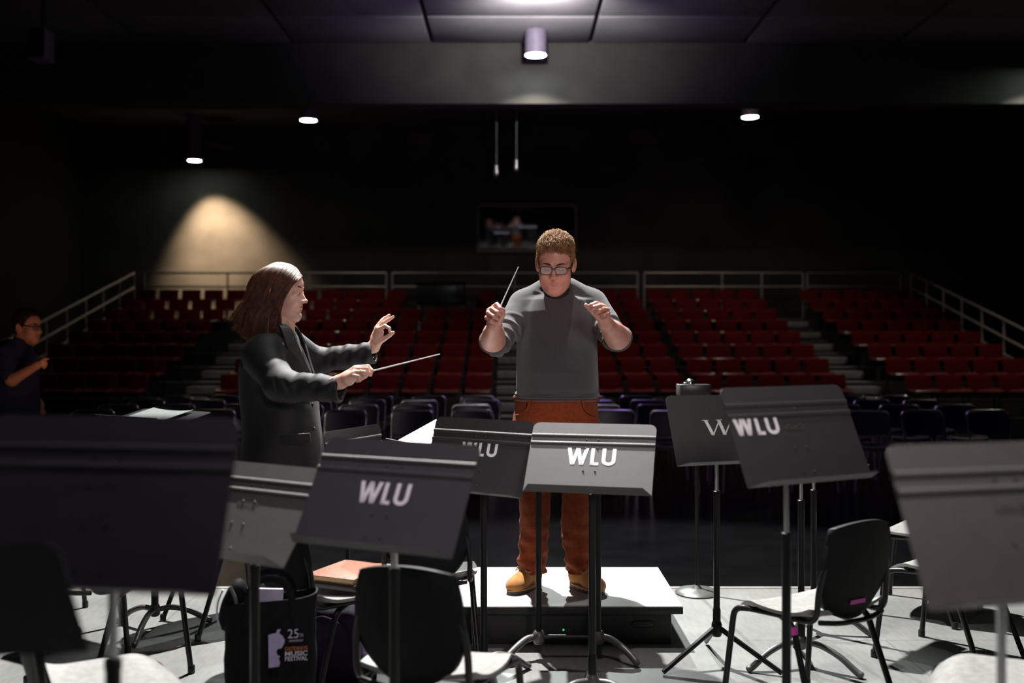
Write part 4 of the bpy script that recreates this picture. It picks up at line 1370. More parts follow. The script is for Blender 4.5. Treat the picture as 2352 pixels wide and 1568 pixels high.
fingers(arm, [
    ([P(1382, 702, 4.60), P(1369, 697, 4.55), P(1358, 701, 4.525), P(1352, 707, 4.53)], [.0125, .0118, .0104, .0088]),
    ([P(1389, 705, 4.60), P(1377, 703, 4.542), P(1365, 706, 4.518), P(1358, 711, 4.525)], [.0125, .0120, .0106, .0088]),
    ([P(1394, 711, 4.60), P(1386, 710, 4.545), P(1376, 714, 4.52), P(1369, 718, 4.53)], [.0120, .0115, .0102, .0086]),
    ([P(1397, 719, 4.60), P(1394, 721, 4.555), P(1388, 724, 4.535), P(1382, 726.5, 4.545)], [.0108, .0102, .0092, .0076]),
    ([P(1379, 732, 4.58), P(1366, 719, 4.55), P(1355, 709, 4.535), P(1346, 701, 4.53)], [.0170, .0135, .0115, .0095]),
])
AV, AF = arm.mesh(.0027, 1)
core = Sdf()
core.chain([P(1278, 690, 5.0), P(1278, 800, 5.02), P(1279, 930, 5.06)], [.10, .11, .11], k=.04)
core.cap(shR, P(1165, 745, 4.93), .05, .045, k=.03).cap(shL, P(1392, 745, 4.93), .05, .045, k=.03).cap(P(1277, 690, 5.0), P(1277, 660, 4.98), .06, .055, k=.03)
for a, b, c in ((1228, 1226, 1222), (1326, 1326, 1331)):
    core.chain([P(a, 950, 5.07), P(b, 1140, 5.08), P(c, 1300, 5.13)], [.075, .05, .038], k=.03)
CV, CF = core.mesh(.008, 1)
BV, BF = join([(HV, hm.F), (AV, AF), (CV, CF)])
paint = np.concatenate([hm.paint, np.zeros(len(AF) + len(CF), int)])
man = sdf_obj('person', BV, BF, [M['skin'], M['lips']], None, Mo, paint)
man.location = Mo
tag(man, 'man in grey sweater and rust trousers standing on the podium, conducting with eyes lowered', 'person')
short_hair(hm, man, Mo, M['hair_man'], 5200)
spectacles(hm, man, Mo)
brows(hm, man, Mo, M['brow_brown']); lashes(hm, man, Mo, M['hair_dark'])


def fold_knit(a, z):
    return .0035 * np.sin(22 * z + 2.4 * np.sin(3 * a)) * np.clip((1.30 - z) * 3, 0, 1) + .0028 * np.sin(5 * a + 9 * z)


def row(py, l, r, d, ry, cy=0.):
    p = P((l + r) / 2, py, d)
    return (p[2], p[0], p[1] + cy, (r - l) / 2 * d / FPX, ry)


sw = Sdf()
sw.loft([row(676, 1232, 1322, 5.0, .085), row(688, 1208, 1352, 5.0, .115), row(715, 1193, 1366, 5.0, .138), row(760, 1189, 1369, 5.0, .158, -.01), row(800, 1187, 1370, 5.0, .168, -.02), row(850, 1185, 1371, 5.0, .172, -.02), row(890, 1184, 1373, 5.02, .165, -.02), row(908, 1186, 1372, 5.03, .158, -.015)], k=.03, p=2.4, fold=fold_knit)
sw.cap(P(1252, 668, 5.0), shR, .062, .074, k=.03).cap(P(1306, 666, 5.0), shL, .062, .074, k=.03)
sw.chain([shR, P(1180, 742, 4.96)], [.076, .072], k=.035).chain([shL, P(1388, 740, 4.96)], [.076, .072], k=.035)
sw.cap(P(1190, 725, 4.99), P(1142, 790, 4.835), .069, .062, k=.02, rip=(.0040, 125, 1.2, .5))
sw.cap(P(1374, 722, 4.99), P(1412, 776, 4.84), .069, .062, k=.02, rip=(.0040, 125, 1.2, 2.5))
# cuffs pushed up: cut the sleeve just past the elbow, hollow the collar
dR = wR - eR; dL = wL - eL
for e, dd, w_ in ((eR, dR, P(1136, 735, 4.6)), (eL, dL, P(1388, 735, 4.6))):
    dd = dd / np.linalg.norm(dd)
    sw.cap(e + dd * .085 + np.array([0, -.0, 0]), e + dd * .30, .085, .075, k=.006, mode='s')
sw.ell(P(1277, 658, 4.93), (.066, .09, .050), rot('X', .5), k=.01, mode='s')
V, F = sw.mesh(.0042, 1)
o = sdf_obj('sweater', V, F, M['sweater'], man, Mo)
for e, dd in ((eR, dR), (eL, dL)):
    cu = MB()
    dd = dd / np.linalg.norm(dd)
    q1 = np.cross(dd, (1, 0, 0)); q1 /= np.linalg.norm(q1); q2 = np.cross(dd, q1)
    c = e - dd * .002
    q = [c + (q1 * math.cos(a) + q2 * math.sin(a)) * .061 - Mo for a in np.linspace(0, 2 * PI, 33)]
    cu.tube(q, .0075, 8, caps=False)
    obj('cuff', cu, M['sweater'], o, 3)
hem = MB()
pc = P(1279, 903, 5.03)
for z_, rr in ((0, .0085), (-.012, .0085)):
    q = [(pc[0] - Mo[0] + .205 * math.copysign(abs(math.cos(a)) ** .85, math.cos(a)), pc[1] - .015 - Mo[1] + .157 * math.copysign(abs(math.sin(a)) ** .85, math.sin(a)), pc[2] - Mo[2] + z_) for a in np.linspace(0, 2 * PI, 49)]
    hem.tube(q, rr, 8, caps=False)
obj('hem', hem, M['sweater'], o, 3)
# black shirt collar
co = Sdf()
cc = P(1277, 672, 4.965)
for k in range(26):
    a0, a1 = 2 * PI * k / 26, 2 * PI * (k + 1) / 26
    f_ = lambda a: cc + np.array([.064 * math.cos(a), .068 * math.sin(a) + .008, .020 * math.sin(a) + .004])
    if abs((a0 + a1) / 2 - 1.5 * PI) < .16: continue
    co.cap(f_(a0), f_(a1), .0125, k=.006); co.cap(f_(a0) + (0, 0, .018), f_(a1) + (0, 0, .018), .008, k=.010)
co.ell(cc + (0, -.045, -.035), (.05, .03, .035), k=.012)
V, F = co.mesh(.0035, 1)
sdf_obj('shirt_collar', V, F, M['shirt_black'], man, Mo)


def fold_cord(a, z):
    return .004 * np.sin(38 * z + 2.2 * np.sin(2 * a + 1)) * np.clip((z - 1.0) * 0 + .5, 0, 1) + .003 * np.sin(4 * a + 14 * z)


tr = Sdf()
tr.loft([row(898, 1187, 1371, 5.05, .148), row(925, 1183, 1373, 5.05, .158), row(965, 1178, 1376, 5.06, .165), row(1000, 1179, 1376, 5.06, .160), row(1035, 1181, 1374, 5.06, .14)], k=.03, p=2.4, fold=fold_cord)


def trouser_leg(pts):
    rows = []
    for py, l, r, d, ry in pts:
        rows.append(row(py, l, r, d, ry))
    tr.loft(rows, k=.035, p=2.1, fold=lambda a, z: .0075 * (np.sin(58 * z + 2.8 * np.sin(a + .7) + 1.2 * np.sin(3 * a)) + .6 * np.sin(97 * z - 2.2 * np.sin(a) + 2)) * np.clip((.62 - z) * 3, .15, 1) + .003 * np.sin(3 * a + 17 * z))


trouser_leg([(975, 1179, 1274, 5.07, .118), (1040, 1183, 1270, 5.07, .11), (1135, 1190, 1264, 5.06, .092), (1180, 1193, 1263, 5.07, .09), (1230, 1195, 1261, 5.10, .085), (1290, 1190, 1254, 5.13, .078), (1314, 1193, 1251, 5.14, .076)])
trouser_leg([(975, 1281, 1376, 5.07, .118), (1040, 1284, 1372, 5.07, .11), (1135, 1290, 1364, 5.06, .092), (1180, 1289, 1362, 5.07, .09), (1230, 1291, 1363, 5.10, .085), (1290, 1300, 1364, 5.13, .078), (1314, 1302, 1361, 5.14, .076)])
tr.cap(P(1277, 1010, 4.86), P(1277, 930, 4.88), .006, k=.016, mode='s')
for s_, a in ((-1, 1196), (1, 1360)):     # creases at hip and pocket edges
    tr.cap(P(a, 950, 4.90), P(1277 - s_ * -28, 985, 4.87), .005, k=.014, mode='s')
V, F = tr.mesh(.0055, 1)
tro = sdf_obj('trousers', V, F, M['corduroy'], man, Mo)
for s_, pts in ((-1, [(1216, 916), (1211, 938), (1196, 950), (1184, 953)]), (1, [(1338, 916), (1342, 936), (1355, 948), (1372, 952)])):
    q = crm([P(x, y, 4.895 + (.03 if abs(x - 1278) > 80 else 0)) - Mo for x, y in pts], 6)
    obj('pocket_edge', MB().tube(q, .0045, 6), M['corduroy'], tro)
bt = MB()
pb_ = P(1279, 913, 5.05)
q = [(pb_[0] - Mo[0] + .207 * math.copysign(abs(math.cos(a)) ** .85, math.cos(a)), pb_[1] - Mo[1] + .158 * math.copysign(abs(math.sin(a)) ** .85, math.sin(a)), pb_[2] - Mo[2]) for a in np.linspace(0, 2 * PI, 65)]
bt.tube(q, .017, 8, flat=1., caps=False, up=(0, 0, 1))
bel = obj('belt', bt, M['belt'], man, 3)
bk = MB()
c = P(1270, 913, 4.885) - Mo
bk.tube([c + p for p in ((-.024, 0, -.016), (.024, 0, -.016), (.024, 0, .016), (-.024, 0, .016), (-.024, 0, -.016))], .003, 6)
obj('buckle', bk, M['seat_metal'], bel)
for x in (1216, 1340):
    obj('belt_loop', MB().box(P(x, 914, 4.893 + .012) - Mo, (.014, .012, .05), bev=.004), M['corduroy'], tro)


def shoe(heel, toe, m_up, parent, org, lace=True):
    heel = np.array([*heel, PZ]); toe = np.array([*toe, PZ])
    d = toe - heel; L = np.linalg.norm(d); d /= L; sd = np.array([-d[1], d[0], 0]); up = np.array([0, 0, 1.])
    A = lambda x, y, z: heel + d * x + sd * y + up * z
    R = np.stack([d, sd, up], 1)
    s = Sdf()
    s.ell(A(.045, 0, .055), (.052, .040, .052), R, k=.02); s.ell(A(L * .69, 0, .045), (.075, .045, .040), R, k=.04)
    s.ell(A(L * .82, 0, .036), (.046, .042, .028), R, k=.03); s.cap(A(.06, 0, .07), A(.055, 0, .125), .043, .045, k=.03); s.cap(A(.08, 0, .09), A(L * .6, 0, .06), .038, .036, k=.03)
    s.half(A(0, 0, .018), (0, 0, -1), k=.004); s.half(A(0, 0, .125), (0, 0, 1), k=.004)
    V, F = s.mesh(.0035, 1)
    so = sdf_obj('shoe', V, F, m_up, parent, org)
    out = []
    for k in range(40):
        a = 2 * PI * k / 40
        x = L / 2 + (L / 2 + .006) * math.cos(a)
        wd = np.interp(x / L, [0, .15, .4, .72, .9, 1], [.036, .048, .047, .058, .052, .036])
        out.append((x, wd * math.copysign(abs(math.sin(a)) ** .75, math.sin(a))))
    obj('sole', MB().prism(out, d, sd, up, .017, heel - org + up * .0005), M['sole'], so)
    obj('welt', MB().prism([(x * 1.0, y * 1.0) for x, y in out], d, sd, up, .005, heel - org + up * .0176), M['welt'], so)
    if lace:
        lb = MB()
        for i in range(3):
            x = .105 + .026 * i; z = .127 - .014 * i
            for sg in (-1, 1):
                lb.tube([A(x, -.020 * sg, z - .012) - org, A(x + .008, 0, z) - org, A(x + .018, .020 * sg, z - .017) - org], .0032, 6)
        for sg in (-1, 1):
            lb.tube(crm([A(.118, 0, .128) - org, A(.115, .03 * sg, .126) - org, A(.14, .046 * sg, .098) - org, A(.155, .026 * sg, .105) - org, A(.128, 0, .124) - org], 5), .0032, 6)
        obj('lace', lb, M['welt'], so)
    return so


shoe((.137, 5.20), (-.012, 4.985), M['suede'], man, Mo)
shoe((.312, 5.19), (.452, 4.985), M['suede'], man, Mo)


def baton(lab, a, b, grip):
    a, b, grip = map(np.asarray, (a, b, grip))
    t = thing('conductor_baton', lab, 'baton', tuple(a))
    obj('shaft', MB().tube([a - a, b - a], [.0032, .0018], 8), M['baton_white'], t)
    obj('grip', MB().tube([grip - a, (grip - a) * .6, (grip - a) * .2, (b - a) * .02], [.004, .0085, .0075, .0035], 10), M['cork'], t)


baton('white baton pointing up in the right hand of the man', P(1149, 704, 4.535), P(1191, 612, 4.57), P(1142, 722, 4.56))

# ---------- the woman in profile
Wd = 4.60
Wo = np.array([-1.06, Wd, 0])
Rw = rot('Z', PI / 2 - .04) @ rot('X', .12)
hw = Head('woman', P(646, 671.5, Wd), 1.035, Rw)
HV = hw.w(hw.V)
arm = Sdf()
wr = P(781, 877, 4.24)
arm.cap(P(740, 888, 4.25), wr, .03, .029, k=.01).cap(wr, P(800, 868, 4.225), .029, .030, k=.015)
arm.cap(P(799, 866, 4.235), P(818, 850, 4.225), .027, .022, k=.012).cap(P(800, 872, 4.21), P(815, 860, 4.20), .025, .02, k=.012)
fingers(arm, [
    ([P(822, 844, 4.235), P(845, 842, 4.225), P(853.5, 851, 4.215), P(851, 861, 4.215)], [.0115, .0098, .0090, .0076]),
    ([P(821, 848, 4.210), P(842, 847, 4.190), P(846, 857, 4.185), P(840, 864, 4.19)], [.0115, .0100, .0092, .0078]),
    ([P(818, 855, 4.195), P(836, 855, 4.172), P(839, 864, 4.175), P(832, 869, 4.185)], [.0110, .0096, .0088, .0074]),
    ([P(812, 863, 4.185), P(826, 865, 4.170), P(827, 872, 4.175), P(820, 875, 4.185)], [.0100, .0088, .0080, .0068]),
    ([P(804, 868, 4.25), P(826, 864, 4.25), P(845, 856, 4.235)], [.0145, .0110, .0088]),
])
lw = P(858, 796, 4.80)
arm.cap(P(815, 812, 4.81), lw, .03, .028, k=.01).cap(lw, P(864, 785, 4.795), .028, .027, k=.015)
arm.cap(P(863, 782, 4.80), P(869, 757, 4.785), .024, .018, k=.012).cap(P(868, 783, 4.785), P(875, 762, 4.775), .022, .015, k=.012).cap(P(860, 775, 4.81), P(867, 755, 4.81), .02, .015, k=.012)
fingers(arm, [
    ([P(872, 755, 4.775), P(885, 748.5, 4.765), P(894, 754, 4.755), P(896, 764, 4.75)], [.0105, .0095, .0086, .0074]),
    ([P(869, 752, 4.79), P(880, 742, 4.79), P(893, 734, 4.79), P(903, 727.5, 4.79)], [.0105, .0096, .0088, .0074]),
    ([P(866, 751, 4.805), P(876, 740, 4.81), P(886, 730, 4.815), P(894, 723.5, 4.82)], [.0100, .0092, .0084, .0070]),
    ([P(863, 753, 4.82), P(870, 744, 4.83), P(877, 735, 4.84), P(883, 729, 4.85)], [.0090, .0082, .0076, .0064]),
    ([P(866, 788, 4.775), P(884, 777, 4.76), P(895, 770, 4.752), P(903, 763.5, 4.748)], [.0150, .0115, .0100, .0082]),
])
AV, AF = arm.mesh(.0025, 1)
core = Sdf()
core.chain([P(640, 745, Wd), P(632, 800, Wd), P(645, 900, Wd), P(650, 1080, Wd)], [.06, .1, .10, .11], k=.04)
core.cap(P(652, 735, Wd), P(643, 770, Wd), .054, .06, k=.02)
for dy in (-.095, .095):
    core.chain([P(650, 1085, Wd) + (0, dy, 0), P(653, 1330, Wd) + (0, dy, 0), np.array([P(648, 0, Wd)[0], Wd + dy, .09])], [.075, .048, .038], k=.03)
core.chain([P(600, 800, 4.42), P(652, 885, 4.31), P(750, 890, 4.25)], [.045, .04, .03], k=.02).chain([P(665, 785, 4.76), P(730, 832, 4.84), P(830, 808, 4.81)], [.045, .04, .03], k=.02)
CV, CF = core.mesh(.008, 1)
BV, BF = join([(HV, hw.F), (AV, AF), (CV, CF)])
paint = np.concatenate([hw.paint, np.zeros(len(AF) + len(CF), int)])
wom = sdf_obj('person', BV, BF, [M['skin_pale'], M['lips']], None, Wo, paint)
wom.location = Wo
tag(wom, 'long-haired woman in black jacket, in profile, gesturing with both hands towards the man', 'person')
brows(hw, wom, Wo, M['hair_dark'], .003, .0055)
for s_ in (-1, 1):
    e = local_obj('eye', MB().ball((s_ * .032, -.0790, .0085), .0122, 16), hw, M['eye_white'], wom, Wo, 3)
    local_obj('iris', MB().ball((s_ * .032, -.0880, .0060), (.0055, .0042, .0055), 12), hw, M['iris'], e, Wo, 3)
    local_obj('eyelid', MB().shell(lambda u, v, s_=s_: ((s_ * .032 + .0135 * u, -.0790 - .0134 * math.sqrt(max(0, 1 - .55 * u * u)) * math.cos(.50 + .60 * v), .0085 + .0134 * math.sin(.50 + .60 * v)), (0, 1, 0)), 8, 6, .002), hw, M['skin_pale'], wom, Wo, 3)
lashes(hw, wom, Wo, M['hair_dark'], z=.0105)
local_obj('teeth', MB().box((0, -.0915, -.0555), (.026, .008, .007), bev=.002), hw, M['teeth'], wom, Wo)

# long wavy hair: guide surface plus strands
r_ = np.random.default_rng(5)


def guide(s, w, n=12, lift=0.):
    """strand centre line; s side, w 0 front .. 1 back"""
    def I(*q):
        x = min(max(w, 0), .9999) * 4; i = int(x); t = x - i
        a = [2 * q[0] - q[1]] + list(q) + [2 * q[4] - q[3]]
        b, c, d, e = a[i:i + 4]
        return .5 * (2 * c + (d - b) * t + (2 * b - 5 * c + 4 * d - e) * t * t + (3 * c - b - 3 * d + e) * t ** 3)
    y0 = I(-.088, -.055, -.01, .04, .085)
    z0 = I(.082, .118, .133, .130, .105)
    pts = [(s * .004, y0, z0),
           (s * I(.052, .070, .074, .066, .035), I(-.082, -.045, .0, .065, .118), I(.060, .078, .088, .085, .070)),
           (s * I(.075, .089, .092, .080, .045), I(-.056, -.025, .015, .085, .142), I(.018, .01, .01, .01, .01)),
           (s * I(.080, .092, .095, .085, .050), I(-.026, -.004, .03, .098, .150), I(-.050, -.055, -.06, -.06, -.06)),
           (s * I(.082, .097, .106, .096, .058), I(-.034, .0, .045, .110, .162), I(-.125, -.125, -.125, -.12, -.115)),
           (s * I(.080, .104, .118, .106, .066), I(-.042, -.008, .05, .118, .180), I(-.225, -.255, -.245, -.215, -.180))]
    q = crm(pts, 3)
    return q * (1 + lift)


hb = MB()
for s_ in (-1, 1):
    NW = 40
    gs = [guide(s_, i / NW) for i in range(NW + 1)]
    K = len(gs[0])
    top = []; bot = []
    for i, g_ in enumerate(gs):
        for j, p in enumerate(g_):
            amp = .004 * math.sin(i * 1.05 + j * .55) * (j / K)
            cen = np.array([0, p[1] * .35 + .02, p[2]])
            d = p - cen; d[2] = max(.0, p[2]) * .6; d /= np.linalg.norm(d) + 1e-9
            top.append(p + d * amp); bot.append(p - d * .016)
    N = len(top)
    ix = lambda i, j: i * K + j
    fs = []
    for i in range(NW):
        for j in range(K - 1):
            q = (ix(i, j), ix(i + 1, j), ix(i + 1, j + 1), ix(i, j + 1))
            if s_ > 0: q = q[::-1]
            fs += [q, tuple(N + t for t in q[::-1])]
    for j in range(K - 1):
        fs += [(ix(0, j), ix(0, j + 1), N + ix(0, j + 1), N + ix(0, j)), (ix(NW, j + 1), ix(NW, j), N + ix(NW, j), N + ix(NW, j + 1))]
    for i in range(NW):
        fs += [(ix(i, K - 1), ix(i + 1, K - 1), N + ix(i + 1, K - 1), N + ix(i, K - 1))]
    hb.add(top + bot, fs)
for k in range(2300):
    s_ = 1 if r_.random() < .62 else -1       # s=+1 is the side seen in the photo after turning
    w = r_.random()
    g_ = guide(s_, w)
    K = len(g_)
    t = np.linspace(0, 1, K)
    lock = int(w * 17); ph = lock * 2.4 + r_.normal(0, .35)
    cl = r_.integers(0, 3)
    wave = .0145 * np.sin(ph + t * (9 + lock % 4)) * np.clip(t * 1.7 - .45, 0, 1)
    off = r_.uniform(-.001, .004) * (1 - t) + (.006 + .008 * math.sin(lock * 1.7) + r_.normal(0, .004)) * t
    g_ = g_ + np.stack([s_ * (off + wave), r_.normal(0, .004) * t + wave * 1.1, r_.normal(0, .002) * t], 1)
    L = 1 - abs(r_.normal(0, .05)) - .05 * (lock % 3 == 1)
    g_ = np.stack([np.interp(t * L if L <= 1 else t, t, g_[:, i]) for i in range(3)], 1)
    if w > .8:
        g_[-3:, 1] += np.array([.002, .008, .018]) * r_.uniform(0, 1.2); g_[-2:, 2] += np.array([0, .006]) * r_.uniform(0, 1.5)
    hb.tube(g_[::1], np.interp(t, [0, .2, .8, 1], [.0007, .0013, .0012, .0003]), 3, caps=False)
local_obj('hair', hb, hw, M['hair_woman'], wom, Wo, 3.)


def fold_jkt(a, z):
    return .004 * np.sin(17 * z + 2.0 * np.sin(2 * a)) + .003 * np.sin(4 * a + 8 * z)


jk = Sdf()
jk.loft([row(754, 615, 664, Wd, .07), row(774, 592, 682, Wd, .105), row(800, 566, 694, Wd, .175), row(840, 556, 706, Wd, .195), row(880, 555, 716, Wd, .185), row(930, 556, 731, Wd, .185), row(1000, 560, 738, Wd, .195), row(1060, 556, 743, Wd, .205), row(1118, 552, 744, Wd, .21)], k=.03, p=2.2, fold=fold_jkt)
jk.chain([P(600, 812, 4.44), P(644, 884, 4.325), P(668, 893, 4.30)], [.078, .066, .062], k=.03)
jk.cap(P(640, 884, 4.33), P(783, 894, 4.25), .065, .056, k=.02, rip=(.0022, 80, 2.4, .4))
jk.cap(P(596, 815, 4.45), P(648, 882, 4.33), .078, .066, k=.02, rip=(.0022, 60, 2.4, 1.))
jk.chain([P(662, 790, 4.76), P(728, 832, 4.85)], [.080, .064], k=.03)
jk.cap(P(720, 830, 4.845), P(858, 809, 4.80), .063, .051, k=.025, rip=(.0026, 85, 2.2, .4))
jk.cap(P(618, 796, 4.45), P(655, 785, 4.76), .05, .05, k=.05)
jk.half(P(784.5, 890, 4.25), (1, .0, .02)) if False else None
# cut the cuffs flat, open the neck
for a_, b_ in ((P(640, 884, 4.33), P(785, 894, 4.25)), (P(720, 830, 4.845), P(860, 809, 4.80))):
    dd = (b_ - a_) / np.linalg.norm(b_ - a_)
    q1 = np.cross(dd, (0, 1, 0)); q1 /= np.linalg.norm(q1)
    jk.box(b_ + dd * .06, (.06, .09, .09), .004, np.stack([dd, np.cross(q1, dd), q1], 1), k=.006, mode='s')
    jk.cap(b_ - dd * .012, b_ + dd * .05, .040, .040, k=.006, mode='s')
jk.ell(P(664, 742, Wd), (.070, .060, .050), k=.012, mode='s')
jk.ell(P(700, 800, Wd), (.045, .05, .12), rot('Y', -.35), k=.02, mode='s')
for a_, b_, r__ in ((P(640, 855, 4.24), P(668, 905, 4.24), .004), (P(652, 850, 4.24), P(690, 890, 4.22), .003), (P(628, 862, 4.25), P(640, 915, 4.25), .003), (P(700, 868, 4.21), P(725, 905, 4.20), .003)):
    jk.cap(a_, b_, r__, k=.014, mode='s')
V, F = jk.mesh(.0045, 1)
J = sdf_obj('jacket', V, F, M['jacket'], wom, Wo)
# lapels following the chest, near and far side
for side in (-1, 1):
    lp = MB()
    pth = crm([P(642, 744, Wd), P(665, 750, Wd), P(684, 788, Wd), P(699, 830, Wd), P(714, 868, Wd)], 8)
    K = len(pth)
    wdt = np.interp(np.linspace(0, 1, K), [0, .25, .55, .62, 1], [.020, .034, .052, .042, .008])
    iny = np.interp(np.linspace(0, 1, K), [0, .2, .5, 1], [.052, .072, .085, .03])
    A_, B_ = [], []
    for j in range(K):
        y = side * iny[j]
        A_.append(pth[j] + np.array([.012, y, .0])); B_.append(pth[j] + np.array([-.012 - wdt[j] * .35, y + side * wdt[j] * .95, .0]))
    th_ = np.array([.007, side * .006, 0])
    vs = A_ + B_ + [a + th_ for a in A_] + [b + th_ for b in B_]
    fs = []
    for j in range(K - 1):
        for (a, b) in ((0, K), (2 * K, 3 * K)):
            fs.append((a + j, a + j + 1, b + j + 1, b + j))
        fs.append((j, j + 1, 2 * K + j + 1, 2 * K + j)); fs.append((K + j, K + j + 1, 3 * K + j + 1, 3 * K + j))
    fs += [(0, K, 3 * K, 2 * K), (K - 1, 2 * K - 1, 4 * K - 1, 3 * K - 1)]
    lp.add(np.array(vs) - Wo, fs)
    lo = obj('lapel', lp, M['lapel'], J, 1.)
for px, py in ((718, 929), (722, 985)):
    obj('button', MB().ball(P(px, py, Wd - .10) - Wo, (.006, .010, .010), 10), M['black_plastic'], J, 3)
for px, py, d in ((783, 921, 4.25), (862, 832, 4.80), (859, 822, 4.77)):
    obj('cuff_button', MB().ball(P(px - 2, py - 2, d) - Wo, .0052, 8), M['chrome'], J, 3)
obj('pocket_flap', MB().box(P(672, 1008, Wd - .19) - Wo, (.16, .012, .045), R=rot('Y', -.06) @ rot('X', -.05), bev=.005), M['jacket'], J)
# black top in the neck opening
tp = Sdf()
tp.loft([row(752, 628, 672, Wd, .062), row(775, 610, 684, Wd, .10), row(810, 600, 692, Wd, .12), row(870, 600, 704, Wd, .12)], k=.02)
V, F = tp.mesh(.006, 1)
sdf_obj('black_top', V, F, M['shirt_black'], wom, Wo)
tw = Sdf()
tw.loft([row(1040, 566, 734, Wd, .17), row(1110, 560, 738, Wd, .185), row(1150, 566, 736, Wd, .17)], k=.03)
for dy in (-.095, .095):
    x0 = P(650, 0, Wd)[0]
    tw.loft([(.83, x0, Wd + dy, .13, .095), (.5, x0 + .01, Wd + dy, .095, .082), (.3, x0, Wd + dy, .09, .08), (.045, x0 - .005, Wd + dy, .10, .085)], k=.03, p=2.1, fold=lambda a, z: .004 * np.sin(30 * z + 2 * np.sin(a)))
V, F = tw.mesh(.007, 1)
sdf_obj('trousers', V, F, M['trouser_dark'], wom, Wo)
for dy in (-.095, .095):
    sh = Sdf()
    x0 = P(648, 0, Wd)[0]
    sh.ell((x0 - .02, Wd + dy, .05), (.06, .04, .05), k=.02).ell((x0 + .1, Wd + dy, .035), (.09, .042, .036), k=.04)
    sh.half((0, 0, .002), (0, 0, -1))
    V, F = sh.mesh(.006, 1)
    sdf_obj('shoe', V, F, M['black_plastic'], wom, Wo)
for a, b in ((P(834, 848, 4.20), P(842, 847, 4.190)), (P(830, 855, 4.18), P(836, 855, 4.172))):
    dd = b - a; dd /= np.linalg.norm(dd)
    q1 = np.cross(dd, (0, 0, 1)); q1 /= np.linalg.norm(q1); q2 = np.cross(dd, q1)
    obj('ring', MB().tube([a + (q1 * math.cos(t) + q2 * math.sin(t)) * .0108 - Wo for t in np.linspace(0, 2 * PI, 21)], .0018, 6, caps=False), M['gold'], wom, 3)
baton('white baton pointing right in the fist of the woman', P(849, 853, 4.222), P(1010, 813, 4.12), P(826, 858, 4.235))

# ---------- the dim person at the left edge
Td = 7.6
To = np.array([-3.86, Td, 0])
Rt = rot('Z', PI / 2 - .25) @ rot('X', .06)
ht = Head('other', P(63, 752, Td), 1.0, Rt)
arm = Sdf()
arm.chain([P(8, 838, 7.42), P(27, 872, 7.38), P(84, 839, 7.34)], [.05, .046, .03], k=.02)
arm.cap(P(84, 839, 7.34), P(97, 832, 7.335), .028, .026, k=.012).cap(P(96, 836, 7.335), P(99, 838, 7.335), .024, .018, k=.01)
fingers(arm, [
    ([P(98, 828, 7.33), P(104, 826, 7.325), P(111, 824, 7.32)], [.011, .009, .0075]),
    ([P(99, 832, 7.335), P(106, 833, 7.33), P(104, 839, 7.33)], [.011, .0095, .008]),
    ([P(99, 836, 7.34), P(106, 837, 7.335), P(103, 843, 7.34)], [.011, .0095, .008]),
    ([P(98, 840, 7.345), P(104, 842, 7.34), P(100, 846, 7.345)], [.010, .0085, .007]),
    ([P(93, 830, 7.32), P(99, 825, 7.31), P(104, 823, 7.305)], [.012, .010, .008]),
])
arm.chain([P(40, 850, 7.75), P(70, 900, 7.78), P(92, 930, 7.72)], [.05, .042, .03], k=.02).cap(P(92, 930, 7.72), P(96, 945, 7.70), .028, .02, k=.01)
fingers(arm, [([P(96, 943, 7.70 + .012 * i), P(99, 952, 7.70 + .012 * i), P(97, 960, 7.70 + .012 * i)], [.010, .009, .007]) for i in range(4)])
arm.chain([P(94, 936, 7.69), P(100, 941, 7.68), P(103, 948, 7.68)], [.011, .01, .008], k=.004)
AV, AF = arm.mesh(.0045, 1)
core = Sdf()
core.chain([P(45, 790, Td), P(20, 860, Td), P(15, 1000, Td)], [.06, .11, .11], k=.03)
for dy in (-.09, .09):
    core.chain([P(15, 990, Td) + (0, dy, 0), P(18, 1110, Td) + (0, dy, 0), np.array([P(15, 0, Td)[0], Td + dy, .09])], [.08, .05, .04], k=.02)
CV, CF = core.mesh(.01, 1)
BV, BF = join([(ht.w(ht.V), ht.F), (AV, AF), (CV, CF)])
thd = sdf_obj('person', BV, BF, [M['skin_dim'], M['lips']], None, To, np.concatenate([ht.paint, np.zeros(len(AF) + len(CF), int)]))
thd.location = To
tag(thd, 'dimly lit person in navy shirt and glasses at the left edge, holding out one forearm', 'person')
short_hair(ht, thd, To, M['hair_dark'], 900, 9)
spectacles(ht, thd, To); brows(ht, thd, To, M['hair_dark'])
ts = Sdf()
ts.loft([row(778, 20, 62, Td, .10), row(800, -25, 68, Td, .19), row(850, -45, 82, Td, .2), row(920, -40, 85, Td, .19), row(985, -38, 80, Td, .19)], k=.03, fold=fold_jkt)
ts.cap(P(12, 812, 7.45), P(20, 862, 7.39), .078, .064, k=.03, rip=(.004, 50, 1.5, 0)).cap(P(25, 815, 7.76), P(50, 868, 7.77), .075, .062, k=.03)
V, F = ts.mesh(.008, 1)
sdf_obj('shirt', V, F, M['navy'], thd, To)
tt = Sdf()
tt.loft([row(975, -38, 78, Td, .18), row(1040, -40, 78, Td, .18)], k=.02)
for dy in (-.09, .09):
    x0 = P(17, 0, Td)[0]
    tt.loft([(.75, x0, Td + dy, .12, .095), (.4, x0, Td + dy, .09, .08), (.05, x0, Td + dy, .09, .08)], k=.03)
V, F = tt.mesh(.009, 1)
sdf_obj('trousers', V, F, M['trouser_dark'], thd, To)
